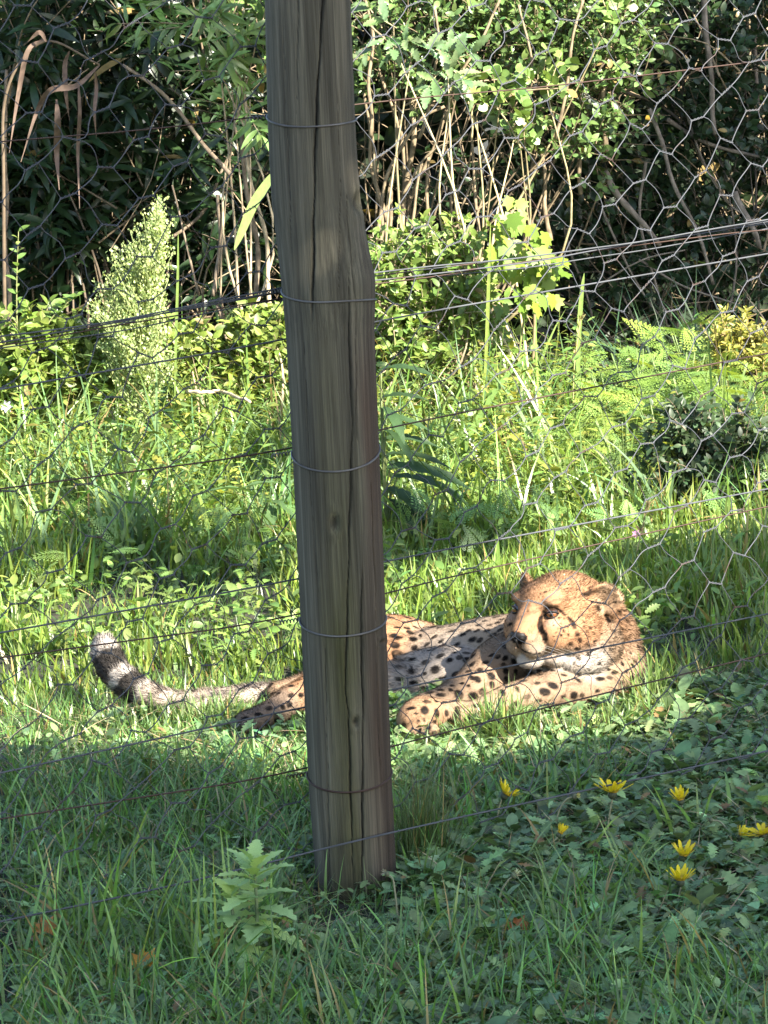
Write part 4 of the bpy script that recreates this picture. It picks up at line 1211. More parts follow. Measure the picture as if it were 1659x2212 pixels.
# ---- fallen leaves, sticks
def litter():
    r = np.random.default_rng(71)
    for lab, px, py, s, col, el in [("orange fallen leaf lying at the left edge of the shaded grass", 82, 2016, .036, (.40, .16, .04), .6),
                               ("bright orange-yellow fallen leaf beside the grass tuft, lower left", 296, 2086, .038, (.46, .20, .03), .5),
                               ("rust-orange fallen leaf among low weeds below the post", 1109, 2012, .030, (.32, .11, .035), .75)]:
        p = on_ground(px, py, .038)
        root = thing("fallen_leaf", p, lab, "leaf")
        V = MAPLE[0].copy(); V[:, 2] += .12 * np.sin(V[:, 0] * 6) + .10 * np.cos(V[:, 1] * 7)
        c = np.array(col)[None] * np.exp(r.normal(0, .25, (len(V), 1)))
        me = tri_mesh("blade", V, MAPLE[1], M_PETAL, c)
        leafpart("blade", me, root, p, (.7, .6, el), (-.3, -.75, .55), s)
        Vt, Tt = tube([np.array(p), np.array(p + Vector((-.012, -.010, -.004))), np.array(p + Vector((-.022, -.020, -.012)))], .0009, 5)
        obj("stalk", tri_mesh("stalk", Vt, Tt, M_DRY, np.tile((.25, .12, .05), (len(Vt), 1))), root)
    for lab, pts, z, rad, col in [("dark broken stick lying in the grass at the bottom", [(455, 2190), (500, 2165), (560, 2130), (590, 2120)], .022, .005, (.07, .055, .04)),
                                  ("thin pale twig lying at the bottom edge", [(430, 2225), (470, 2190), (500, 2176)], .02, .0022, (.22, .19, .14)),
                                  ("short grey twig among the weeds on the right", [(1095, 2165), (1112, 2145), (1128, 2110)], .025, .0035, (.16, .14, .12)),
                                  ("pale dry twig lying across the sunlit herbs beside the plume", [(405, 846), (440, 848), (480, 846), (540, 868)], .30, .0055, (.38, .30, .19))]:
        P = [np.array(on_ground(x, y, z)) for x, y in pts]
        path = smooth_path(P, 6); path[:, 2] += r.normal(0, .0015, len(path))
        Vt, Tt = tube(path, rad * np.linspace(1, .6, len(path)) * r.uniform(.85, 1.15, len(path)), 7)
        c = np.array(col)[None] * np.exp(r.normal(0, .2, (len(Vt), 1)))
        tag(obj("dry_stick", tri_mesh("dry_stick", Vt, Tt, M_BARK, c)), lab, "stick")
litter()

# ---- broad leaved dock plants beside the post
def dock(label, base, Y, specs, col):
    b = at(*base, Y); b.z = gz(b.x, b.y)
    root = thing("dock_plant", b, label, "plant")
    ms = [leafmesh("leaf", DOCK, np.array(col) * k, M_LEAF, w, .1) for k, w in ((1, .44), (.8, .38), (1.25, .55))]
    for i, (sx, sy, tx, ty, dy, w) in enumerate(specs):
        p = at(sx, sy, Y); q = at(tx, ty, Y + dy)
        d = q - p
        Vt, Tt = tube(smooth_path([b, b.lerp(p, .6) + Vector((0, 0, .02)), p + d * .05], 5), .0022, 5)
        obj("stalk", tri_mesh("stalk", Vt, Tt, M_LEAF, np.tile((.12, .15, .05), (len(Vt), 1))), root)
        z = Vector((.25, -.45, .8)) if i % 2 else Vector((-.3, -.2, .95))
        d2 = d.normalized() + Vector((0, 0, .34))
        leafpart("leaf", ms[i % 3], root, p, d2, z, d.length * 1.08)
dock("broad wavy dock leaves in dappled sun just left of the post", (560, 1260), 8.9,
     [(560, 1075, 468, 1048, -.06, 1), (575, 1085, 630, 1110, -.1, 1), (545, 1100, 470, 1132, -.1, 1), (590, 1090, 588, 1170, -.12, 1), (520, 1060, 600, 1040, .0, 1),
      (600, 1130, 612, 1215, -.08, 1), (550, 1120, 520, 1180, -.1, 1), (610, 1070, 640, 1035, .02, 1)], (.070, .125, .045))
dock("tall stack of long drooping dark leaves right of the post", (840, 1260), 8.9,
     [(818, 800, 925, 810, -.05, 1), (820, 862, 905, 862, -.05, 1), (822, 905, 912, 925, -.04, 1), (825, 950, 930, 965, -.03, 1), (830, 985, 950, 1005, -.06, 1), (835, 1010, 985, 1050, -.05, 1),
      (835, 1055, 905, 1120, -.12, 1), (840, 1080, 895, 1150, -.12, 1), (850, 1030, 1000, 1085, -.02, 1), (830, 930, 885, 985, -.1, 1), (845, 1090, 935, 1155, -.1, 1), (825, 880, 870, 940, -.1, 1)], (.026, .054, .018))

# ---- feathery herbs on the right
def feathery():
    r = np.random.default_rng(73)
    ms = [leafmesh("frond", FERN, c, M_LEAF, 1.0) for c in ((.155, .245, .050), (.125, .215, .055), (.18, .25, .045))]
    spots_ = [(1385, 915, 10.2, 1.0), (1330, 895, 10.3, .8), (1470, 925, 10.0, 1.0), (1560, 935, 9.95, .95), (1430, 960, 9.7, .8), (1620, 930, 10.1, 1.0), (1240, 1010, 9.6, .75), (1120, 985, 9.7, .65),
              (1510, 885, 10.5, 1.05), (1345, 985, 9.5, .7), (1650, 985, 9.7, .8), (1180, 1070, 9.2, .6), (1340, 935, 9.9, .9), (1590, 985, 9.75, .9), (1500, 950, 9.85, .9), (1290, 960, 9.7, .7)]
    for px, py, Y, s in spots_:
        b = at(px, py, Y); b.z = gz(b.x, b.y)
        far = px > 1300
        root = thing("feathery_herb", b, "feathery bright green herb in the sunlit drift on the right" if far else "small feathery herb between the grass blades right of the post",
                     "plant", "feathery herbs on the right" if far else "feathery herbs by the post")
        top = (.30 if far else .18) * s
        for k in range(30 if far else 12):
            a = r.uniform(0, 6.28); h = top * r.uniform(.25, 1.0); out = r.uniform(.02, .14) * s
            p = b + Vector((math.cos(a) * out, math.sin(a) * out, h))
            el = r.uniform(-.05, .75)
            d = (math.cos(a) * math.cos(el), math.sin(a) * math.cos(el), math.sin(el))
            z = (-math.cos(a) * math.sin(el) + r.normal(0, .2), -math.sin(a) * math.sin(el) - .35, math.cos(el))
            leafpart("frond", ms[k % 3], root, p, d, z, r.uniform(.085, .14) * s)
        bag = Bag()
        for k in range(4):
            a = r.uniform(0, 6.28)
            Vt, Tt = tube(smooth_path([b, b + Vector((math.cos(a) * .03, math.sin(a) * .03, top * .5)), b + Vector((math.cos(a) * .07, math.sin(a) * .07, top * .95))], 4), .0022, 5); bag.add(Vt, Tt, np.array((.13, .19, .06)))
        bag.build("stalks", M_LEAF, root)
feathery()

# ---- pale plume on the left
def plume():
    r = np.random.default_rng(79); Y = 10.1
    b = at(300, 1015, Y); b.z = gz(b.x, b.y)
    root = thing("plume_weed", b, "tall pale plume of tiny buds standing against the dark thicket on the left", "plant")
    st, fl = Bag(), Bag()
    axis = smooth_path([np.array(b), np.array(at(305, 800, Y)), np.array(at(318, 640, Y)), np.array(at(335, 520, Y)), np.array(at(347, 432, Y))], 10)
    Vt, Tt = tube(axis, np.linspace(.006, .0012, len(axis)), 6); st.add(Vt, Tt, np.array((.30, .34, .20)))
    tips = []
    def side(p0, p1, wob_, n):
        q = smooth_path([p0, (p0 * .55 + p1 * .45) + np.array([0, 0, -.012]), p1], 6)
        V_, T_ = tube(q, np.linspace(.0026, .0010, len(q)), 4); st.add(V_, T_, np.array((.24, .29, .13)))
        for t in np.linspace(.3, 1, n):
            c = q[int(t * (len(q) - 1))]
            tips.append(c)
    outline = [(425, 338, 350), (460, 305, 368), (500, 272, 377), (535, 252, 376), (570, 222, 372), (600, 208, 366), (650, 194, 360), (700, 196, 366), (760, 215, 376), (820, 250, 380)]
    oy = [o[0] for o in outline]
    for k in range(190):
        y1 = 428 + 372 * r.random() ** .8; y0 = min(1000, y1 + r.uniform(50, 130))
        l, rr = np.interp(y1, oy, [o[1] for o in outline]), np.interp(y1, oy, [o[2] for o in outline])
        x1 = r.uniform(l, rr)
        i0 = np.argmin(np.abs(axis[:, 2] - at(300, y0, Y).z))
        p1 = np.array(at(x1, y1, Y + r.normal(0, .055)))
        side(axis[i0], p1, 0, 9)
    tips = np.array(tips)
    m = 8
    P = np.repeat(tips, m, axis=0) + r.normal(0, .0085, (len(tips) * m, 3)) * np.array([1, 1, 1.15])
    n = len(P)
    Yd = norm(np.c_[r.normal(0, .5, (n, 2)), np.abs(r.normal(.8, .35, n))])
    bud = (np.array([(-.34, 0, 0), (.34, 0, 0), (.30, .75, .1), (0, 1, 0), (-.30, .75, -.1)], float), np.array([(0, 1, 2), (0, 2, 4), (4, 2, 3)]))
    scatter(fl, bud, P, frames(Yd, r.normal(0, 1, (n, 3))), r.uniform(.005, .0095, n), tones(r, n, (.25, .31, .125), .3, .05))
    st.build("stems", M_LEAF, root); fl.build("buds", M_LEAF, root, kind='stuff')
plume()

# ---- lobed climber catching the sun
def climber():
    r = np.random.default_rng(83); Y = 10.35
    b = at(1105, 940, Y); b.z = gz(b.x, b.y)
    root = thing("lobed_climber", b, "glowing yellow-green climber with star-shaped leaves in front of the dark thicket", "plant")
    ms = [leafmesh("leaf", MAPLE, c, M_LEAF) for c in ((.125, .190, .020), (.095, .165, .022), (.150, .205, .024))]
    path = smooth_path([np.array(b), np.array(at(1120, 780, Y)), np.array(at(1135, 640, Y)), np.array(at(1110, 520, Y)), np.array(at(1122, 440, Y))], 8)
    Vt, Tt = tube(path, np.linspace(.004, .0012, len(path)), 5); obj("stem", tri_mesh("stem", Vt, Tt, M_LEAF, np.tile((.2, .2, .08), (len(Vt), 1))), root)
    pos = [(1122, 445), (1108, 475), (1130, 470), (1085, 500), (1115, 505), (1145, 500), (1075, 530), (1100, 535), (1130, 535), (1078, 560), (1108, 565), (1140, 560), (1165, 548), (1190, 562), (1150, 590), (1175, 585), (1205, 580),
           (1120, 595), (1098, 600), (1140, 620), (1165, 615), (1190, 610), (1125, 640), (1150, 645), (1172, 640), (1130, 665), (1158, 668), (1180, 660), (1215, 600), (1090, 580), (1068, 548), (1150, 530)]
    pos = pos + [(x + r.normal(0, 14), y + r.normal(0, 14)) for x, y in pos]
    for i, (x, y) in enumerate(pos):
        p = at(x, y - 14, Y + r.normal(-.03, .045))
        a = r.normal(0, .6)
        leafpart("leaf", ms[i % 3], root, p, (math.sin(a) * .8, -.35, -.75 + r.normal(0, .35)), (.50 + r.normal(0, .35), -.55, .45 + r.normal(0, .3)), r.uniform(.034, .058))
climber()

# ---- tall grass blades and reeds that stand out
def standing():
    r = np.random.default_rng(89)
    def one(name, lab, cat, pts, Y, wid, col, mat, group=None, nrm=(0, -1, .2)):
        P = smooth_path([np.array(at(x, y, Y)) for x, y in pts], 7)
        n = len(P); t = np.linspace(0, 1, n)
        w = wid * np.clip(np.sin(np.pi * (t * .9 + .1)) ** .6, .08, 1)
        V, T = ribbon(P, w, nrm)
        tag(obj(name, tri_mesh(name, V, T, mat, np.tile(col, (len(V), 1)))), lab, cat, group)
    one("reed_blade", "single broad pale reed blade hanging in front of the thicket left of the post", "leaf", [(596, 372), (578, 395), (548, 440), (522, 500), (506, 540)], 10.3, .026, (.19, .26, .09), M_GRASS, None, (.4, -.9, .3))
    for lab, pts, Y, w, c in [("tall upright grass blade in front of the climber", [(1248, 900), (1250, 740), (1256, 640), (1262, 590)], 10.0, .012, (.16, .23, .06)),
                              ("tall upright grass blade left of the climber", [(1046, 860), (1052, 720), (1056, 600), (1060, 480)], 10.0, .009, (.17, .22, .05)),
                              ("tall thin grass blade below the plume's right edge", [(378, 860), (380, 740), (384, 600), (385, 500)], 10.0, .007, (.14, .20, .05)),
                              ("long grass blade leaning right in the sunlit herbs", [(985, 1030), (1020, 930), (1080, 830), (1140, 765)], 9.6, .014, (.12, .20, .05)),
                              ("upright grass blade standing over the cheetah's back", [(1080, 1330), (1078, 1240), (1074, 1150)], 8.2, .010, (.11, .18, .035))]:
        one("tall_grass_blade", lab, "grass", pts, Y, w, c, M_GRASS)
    # seed spikes
    for lab, pts, Y in [("thin seed spike in front of the shaded bank", [(1238, 930), (1240, 800), (1253, 700), (1258, 690)], 10.0), ("pale seed spike above the shaded grass on the right", [(1365, 1235), (1378, 1180), (1395, 1110), (1404, 1092)], 8.4)]:
        P = smooth_path([np.array(at(x, y, Y)) for x, y in pts], 7)
        root = thing("seed_spike", Vector(P[0]), lab, "grass")
        V, T = tube(P, .0014, 5); obj("stem", tri_mesh("stem", V, T, M_DRY, np.tile((.30, .26, .12), (len(V), 1))), root)
        k = 40; tt = r.uniform(.45, 1, k); B = P[(tt * (len(P) - 1)).astype(int)]
        bag = Bag(); Yd = norm(np.c_[r.normal(0, .4, (k, 2)), np.full(k, 1.0)])
        scatter(bag, LANCE, B, frames(Yd, r.normal(0, 1, (k, 3))), r.uniform(.012, .02, k), tones(r, k, (.34, .27, .12), .2)); bag.build("grains", M_DRY, root)
    # dead hanging reed, top left
    b = at(60, 420, 10.5)
    root = thing("dead_reed", b, "dry pinkish-brown reed with hanging withered leaves, upper left", "plant")
    for pts, w in [([(215, 140), (165, 185), (110, 195), (80, 240), (45, 350)], .022), ([(122, 215), (124, 260), (122, 330), (128, 410)], .024), ([(168, 165), (172, 240), (168, 330), (172, 450)], .014),
                   ([(95, 85), (60, 110), (40, 200), (20, 330)], .018), ([(150, 110), (140, 140), (142, 200), (150, 260)], .018), ([(205, 150), (208, 190), (204, 240), (208, 300)], .014), ([(100, 90), (85, 70), (60, 90)], .016)]:
        P = smooth_path([np.array(at(x, y, 10.5 + r.normal(0, .03))) for x, y in pts], 7); n = len(P)
        V, T = ribbon(P, .75 * w * np.clip(np.sin(np.pi * (np.linspace(0, 1, n) * .92 + .08)), .1, 1), (.3, -1, .1), .3)
        obj("leaf", tri_mesh("leaf", V, T, M_DRY, np.array((.095, .066, .050)) * np.exp(r.normal(0, .15, (len(V), 1)))), root)
    P = smooth_path([np.array(at(x, y, 10.52)) for x, y in [(12, 830), (8, 420), (14, 200), (95, 90), (215, 140)]], 8)
    V, T = tube(P, np.linspace(.006, .003, len(P)), 6); obj("stalk", tri_mesh("stalk", V, T, M_DRY, np.tile((.10, .075, .05), (len(V), 1))), root)
    # young sprig at the left edge
    b = at(45, 900, 10.2); b.z = gz(b.x, b.y)
    root = thing("slender_sprig", b, "slender upright sprig with small leaves at the left edge", "plant")
    bag = Bag()
    for pts in ([(45, 900), (38, 740), (36, 620), (40, 500)], [(60, 900), (95, 720), (140, 660), (165, 640)]):
        P = smooth_path([np.array(at(x, y, 10.2)) for x, y in pts], 8)
        V, T = tube(P, np.linspace(.003, .001, len(P)), 5); bag.add(V, T, np.array((.22, .24, .10)))
        k = 22; tt = np.linspace(.35, 1, k); B = P[(tt * (len(P) - 1)).astype(int)]
        a = np.arange(k) * 2.4; Yd = np.c_[np.cos(a), np.sin(a), np.full(k, .7)]
        scatter(bag, OVAL, B, frames(Yd, np.tile([0, -.5, 1.0], (k, 1))), r.uniform(.018, .034, k), tones(r, k, (.12, .19, .05), .2))
    bag.build("shoots", M_LEAF, root)
    # flowers that are only a dot in the picture
    for nm, lab, px, py, Y, col, s in [("lilac_flower", "pale lilac blossom among the herbs at the left edge", 14, 878, 9.9, (.34, .30, .46), .016), ("pink_flower", "tiny pink flower above the shaded grass", 1374, 1152, 8.6, (.40, .2, .36), .010)]:
        p = at(px, py, Y); root = thing(nm, p, lab, "flower"); bag = Bag()
        k = 7; a = np.arange(k) * 6.28 / k; Yd = np.c_[np.cos(a), np.full(k, -.35), np.sin(a)]
        scatter(bag, OVAL, np.tile(np.array(p), (k, 1)), frames(Yd, np.tile([0, -1.0, 0], (k, 1))), np.full(k, s), np.tile(col, (k, 1))); bag.build("petals", M_PETAL, root)
        g = at(px + 3, py + 60, Y); V, T = tube([np.array(p), np.array(p.lerp(g, .5)), np.array((g.x, g.y, max(g.z, 0)))], .0012, 5)
        obj("stem", tri_mesh("stem", V, T, M_LEAF, np.tile((.12, .18, .06), (len(V), 1))), root)
standing()
# ------------------------------------------------------------------ the thicket
def shrub(name, label, base, Y, blobs, ntw, leaf, size, col, mat, stems=(), group=None, perleaf=(9, 15), twl=(.10, .22), lift=.25, seed=0, barkc=(.20, .16, .11), dry=.01, face=(0, -.5, .8), wide=1.0):
    """blobs: (px, py, radius in picture units[, depth offset]); stems: polylines of (px, py) with a width"""
    r = np.random.default_rng(100 + seed)
    b = at(*base, Y); b.z = gz(b.x, b.y)
    root = thing(name, b, label, "shrub", group)
    fol, tw = Bag(), Bag()
    s = mpp(Y)
    rad = np.array([q[2] for q in blobs], float)
    pick = r.choice(len(blobs), ntw, p=rad ** 2 / (rad ** 2).sum())
    cs = [np.array(at(q[0], q[1], Y + (q[3] if len(q) > 3 else 0))) for q in blobs]
    for i in pick:
        R_ = rad[i] * s
        u = norm(r.normal(size=3)) * r.random() ** .4
        p0 = cs[i] + u * R_ * np.array([.9, .8, .9])
        d = norm(norm(p0 - np.array(b) - np.array([0, 0, .1])) * .5 + u * .6 + np.array([0, -.15, lift]) + r.normal(0, .35, 3))
        L = r.uniform(*twl)
        t = np.linspace(0, 1, 5)[:, None]
        bend = r.normal(0, .25, 3) + np.array([0, 0, -.25])
        q = p0 + d * L * t + bend * L * t * t * .5
        V, T = tube(q, np.linspace(.0020, .0007, 5), 3, False); tw.add(V, T, np.array(barkc) * .9)
        k = r.integers(*perleaf)
        tt = np.sort(r.uniform(.05, 1, k))
        B = np.stack([np.interp(tt, t[:, 0], q[:, c]) for c in range(3)], 1)
        a = np.arange(k) * 2.4 + r.uniform(0, 6)
        X = norm(np.cross(d, [0.2, .1, 1])); Z = np.cross(X, d)
        Yd = norm(X[None] * np.cos(a)[:, None] + Z[None] * np.sin(a)[:, None] + d[None] * .75 + r.normal(0, .2, (k, 3)))
        Zd = np.array(face)[None] + r.normal(0, .5, (k, 3))
        scatter(fol, leaf, B, frames(Yd, Zd), r.uniform(*size, k), tones(r, k, np.array(col) * math.exp(r.normal(0, .12)), .18, .08, dry), wide)
    # limbs out to every clump
    for c in cs:
        m = np.array(b) * .5 + c * .5 + r.normal(0, .06, 3)
        q = smooth_path([np.array(b) + r.normal(0, .16, 3) * [1, 1, 0], m + r.normal(0, .05, 3), c], 6)
        V, T = tube(q, np.linspace(.0055, .0018, len(q)), 5, False); tw.add(V, T, np.array(barkc) * math.exp(r.normal(-.2, .3)))
    fol.build("foliage", mat, root, kind='stuff')
    tw.build("twigs", M_BARK, root, kind='stuff')
    for pts, w, dY in stems:
        P = smooth_path([np.array(at(x, y, Y + dY)) for x, y in pts], 8)
        P += np.c_[wob(P, 11), wob(P + 4, 11), np.zeros(len(P))] * (.012 + w * s * .3) * np.sin(np.pi * np.linspace(0, 1, len(P)))[:, None]
        V, T = tube(P, w * s / 2 * np.linspace(1.1, .75, len(P)) * (1 + .1 * np.sin(np.arange(len(P)) * 1.7)), 8)
        c = np.array(barkc)[None] * np.exp(r.normal(0, .18, (len(V), 1)))
        obj("stem", tri_mesh("stem", V, T, M_BARK, c), root)
    return root

shrub("dark_shrub", "big dark shrub of long drooping leaves filling the left side of the thicket", (200, 800), 11.1,
      [(50, 200, 110), (40, 420, 110), (190, 90, 120), (300, 230, 120, .1), (140, 400, 120, .1), (100, 600, 110), (260, 520, 120, .2), (400, 470, 100, .2), (470, 620, 90, .2), (330, 650, 100, .3), (420, 300, 110, .2), (60, 60, 100), (520, 400, 80, .3), (330, 70, 110, .1), (20, 680, 80)],
      330, WILLOW, (.060, .115), (.016, .034, .012), M_GLOSS, seed=1, twl=(.10, .20), perleaf=(8, 14), lift=0, wide=1.25,
      stems=[([(20, 760), (16, 520), (8, 330), (14, 150)], 9, -.2), ([(552, 780), (551, 700), (550, 600), (540, 480), (520, 280)], 12, -.3), ([(461, 640), (468, 540), (470, 420)], 9, -.3), ([(500, 380), (460, 330), (410, 270), (330, 190), (265, 140)], 9, -.35),
             ([(430, 640), (400, 520), (372, 400)], 5, -.25), ([(300, 560), (420, 470), (500, 330)], 8, .1), ([(480, 720), (470, 660)], 10, -.3)], barkc=(.16, .125, .09))
shrub("leafy_sprig", "sunlit sprays of long pale leaves hanging at the top left of the post", (560, 800), 10.75,
      [(520, 110, 70), (465, 45, 70), (540, 215, 45), (420, 15, 60), (500, 180, 50), (560, 60, 50)], 44, WILLOW, (.045, .08), (.115, .185, .055), M_GLOSS, seed=2, wide=1.35, twl=(.10, .20), lift=-.1,
      stems=[([(590, 760), (575, 560), (548, 420), (530, 250), (500, 100)], 9, 0)], barkc=(.30, .24, .16))
shrub("pale_stemmed_shrub", "many-stemmed pale shrub with glossy sunlit leaves, just right of the post", (850, 800), 10.95,
      [(860, 80, 90), (960, 60, 110), (1070, 100, 110), (1180, 70, 110), (1290, 90, 100), (1240, 210, 90), (1120, 210, 80), (820, 200, 50), (1330, 190, 70), (1280, 300, 75), (1200, 330, 60), (900, 180, 60), (1030, 10, 90), (1360, 30, 80)],
      600, OVAL, (.014, .034), (.085, .140, .042), M_GLOSS, seed=3, twl=(.09, .18), perleaf=(8, 14),
      stems=[([(845, 700), (862, 520), (880, 300), (905, 60), (912, -40)], 12, 0), ([(832, 640), (838, 470), (850, 280), (800, 60)], 8, -.05), ([(855, 560), (900, 380), (985, 190), (1030, 40)], 9, .05), ([(818, 700), (820, 500), (800, 260)], 7, -.1),
             ([(840, 620), (870, 440), (860, 200), (870, 20)], 8, .1), ([(812, 520), (835, 380), (900, 265), (960, 230)], 8, -.1), ([(870, 420), (930, 330), (1010, 290)], 6, -.1), ([(835, 480), (800, 340), (786, 200)], 8, -.05),
             ([(1046, 560), (1040, 480), (1024, 380), (1018, 290)], 7, -.1), ([(870, 560), (890, 460), (912, 350)], 7, -.12), ([(985, 560), (975, 440), (960, 300)], 7, .1), ([(1000, 540), (990, 440), (1020, 300)], 6, .15),
             ([(1190, 520), (1178, 420), (1170, 330)], 10, 0), ([(1130, 560), (1140, 420), (1160, 260)], 9, .1), ([(1310, 330), (1300, 200), (1320, 60)], 11, 0), ([(905, 300), (950, 160), (940, 20)], 7, -.25), ([(960, 260), (1020, 120), (1080, 0)], 7, -.25), ([(1120, 300), (1150, 150), (1120, 10)], 6, -.2), ([(1200, 300), (1230, 120), (1260, 0)], 7, -.2), ([(800, 300), (815, 150), (790, 0)], 8, -.2), ([(870, 230), (960, 190), (1060, 150)], 4, -.25), ([(1040, 250), (1120, 200), (1220, 190)], 4, -.25), ([(880, 120), (800, 60), (770, 10)], 5, -.25), ([(1255, 420), (1250, 300), (1230, 160)], 9, .05), ([(930, 520), (920, 420), (925, 340)], 8, -.05)], barkc=(.16, .125, .08))
shrub("round_leaved_sprig", "sprig of round bright leaves dangling in front of the dark gap", (1010, 800), 10.7,
      [(1010, 215, 34), (1080, 225, 34), (1130, 235, 28), (1110, 300, 24), (1125, 325, 16), (1180, 180, 34), (1320, 40, 26), (1030, 255, 24)], 30, ROUND, (.024, .037), (.130, .205, .055), M_GLOSS, seed=4, twl=(.06, .10), perleaf=(5, 9), barkc=(.26, .22, .12),
      stems=[([(1018, 300), (1020, 250), (1030, 180)], 4, 0), ([(1125, 320), (1095, 265), (1060, 215)], 4, 0)])
shrub("toothed_leaf_sprig", "drooping cluster of long toothed leaves high beside the post", (900, 780), 10.6,
      [(845, 80, 34), (890, 105, 34), (965, 135, 30), (975, 175, 28), (850, 50, 30)], 14, TOOTHED, (.045, .075), (.105, .165, .075), M_GLOSS, seed=5, twl=(.05, .09), perleaf=(5, 8), lift=-.4, barkc=(.28, .24, .14), wide=.8)
shrub("low_bright_bush", "low sunlit bush of small leaves at the right foot of the post's thicket", (900, 900), 10.5,
      [(850, 640, 60), (870, 720, 60), (930, 600, 50), (960, 690, 60), (1000, 740, 60), (900, 780, 60), (1020, 640, 40), (850, 560, 40), (985, 570, 40)], 260, OVAL, (.018, .036), (.115, .175, .038), M_LEAF, seed=6, twl=(.07, .15),
      stems=[([(858, 800), (850, 700), (846, 560)], 7, 0), ([(915, 820), (935, 680), (960, 560)], 5, 0), ([(890, 700), (905, 600), (930, 510)], 5, 0)], barkc=(.34, .28, .18))
shrub("low_yellow_bush", "low yellow-green bush at the edge of the dark gap left of the post", (480, 960), 10.35,
      [(560, 760, 50), (500, 790, 45), (440, 800, 40), (590, 720, 35), (590, 810, 45), (520, 850, 45), (410, 770, 30)], 190, OVAL, (.018, .036), (.125, .175, .034), M_LEAF, seed=7, twl=(.06, .13), barkc=(.3, .24, .14))
shrub("corner_herb_bush", "bright yellow-green leafy herbs below the dark shrub at the left edge", (80, 1000), 10.25,
      [(40, 790, 55), (100, 760, 45), (160, 790, 50), (30, 870, 50), (130, 860, 55), (200, 830, 40)], 190, OVAL, (.022, .045), (.12, .175, .032), M_LEAF, seed=8, twl=(.07, .15), barkc=(.25, .22, .12))
shrub("shaded_shrub", "dim shrub of small leaves with fallen bare stems in the right side of the thicket", (1520, 800), 11.2,
      [(1480, 60, 100), (1600, 120, 100), (1540, 260, 100), (1450, 300, 80), (1620, 360, 90), (1480, 440, 90), (1390, 480, 80), (1560, 500, 90), (1320, 560, 90), (1440, 600, 90), (1600, 620, 80), (1250, 480, 70), (1150, 450, 60, .3), (1230, 620, 60), (980, 470, 70, .5)],
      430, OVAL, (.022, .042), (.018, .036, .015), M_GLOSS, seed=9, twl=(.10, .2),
      stems=[([(1520, -40), (1528, 120), (1545, 290)], 13, -.2), ([(1402, 235), (1460, 390), (1541, 615)], 9, -.3), ([(1305, 370), (1360, 440), (1425, 530)], 14, -.25), ([(1440, 258), (1540, 310), (1670, 345)], 9, -.1), ([(1585, 415), (1610, 470), (1640, 535)], 14, -.3),
             ([(1350, 200), (1430, 230), (1520, 300), (1600, 420)], 7, 0), ([(1480, 240), (1560, 420), (1640, 480)], 5, -.1), ([(1395, 350), (1390, 500), (1440, 700)], 6, -.2), ([(1620, -20), (1640, 200), (1630, 330)], 9, .1), ([(1300, 450), (1380, 620), (1430, 690)], 5, -.2), ([(1210, 430), (1240, 560), (1280, 690)], 6, -.1),
             ([(1380, 560), (1480, 620), (1600, 660)], 5, -.2), ([(1290, 620), (1390, 560), (1480, 540)], 4, -.25)], barkc=(.13, .11, .09))
shrub("dark_round_bush", "dark round bush of small leaves in the shade at the right edge", (1560, 1230), 9.1,
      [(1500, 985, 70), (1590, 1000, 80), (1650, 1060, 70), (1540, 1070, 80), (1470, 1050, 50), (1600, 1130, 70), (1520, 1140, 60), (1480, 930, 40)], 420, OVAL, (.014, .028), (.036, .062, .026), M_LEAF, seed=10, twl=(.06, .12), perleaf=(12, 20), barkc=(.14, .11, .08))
shrub("golden_sprig", "golden-green sprig rising above the feathery herbs at the right edge", (1620, 960), 10.1,
      [(1590, 745, 32), (1620, 760, 32), (1570, 790, 30), (1640, 800, 36), (1600, 810, 30)], 110, LANCE, (.016, .032), (.20, .20, .04), M_LEAF, seed=11, twl=(.05, .10), lift=.7, barkc=(.26, .2, .1))

def reeds_right():
    r = np.random.default_rng(97); bag = Bag()
    b = at(1570, 800, 10.7)
    root = thing("shaded_grass_clump", Vector((b.x, b.y, 0)), "long arching dark grass in the shade under the right side of the thicket", "grass")
    for px, Y in [(1420, 10.6), (1480, 10.7), (1540, 10.6), (1600, 10.7), (1650, 10.6), (1350, 10.7)]:
        m = 60; c = at(px, 760, Y)
        P = np.c_[r.normal(c.x, .06, m), r.normal(c.y, .05, m), np.zeros(m)]
        blades(bag, r, P, r.uniform(.30, .55, m), r.uniform(.005, .010, m), np.abs(r.normal(.35, .2, m)), r.normal(1.1, .5, m), tones(r, m, (.045, .085, .040), .2), 7)
    bag.build("blades", M_GRASS, root, kind='stuff')
reeds_right()

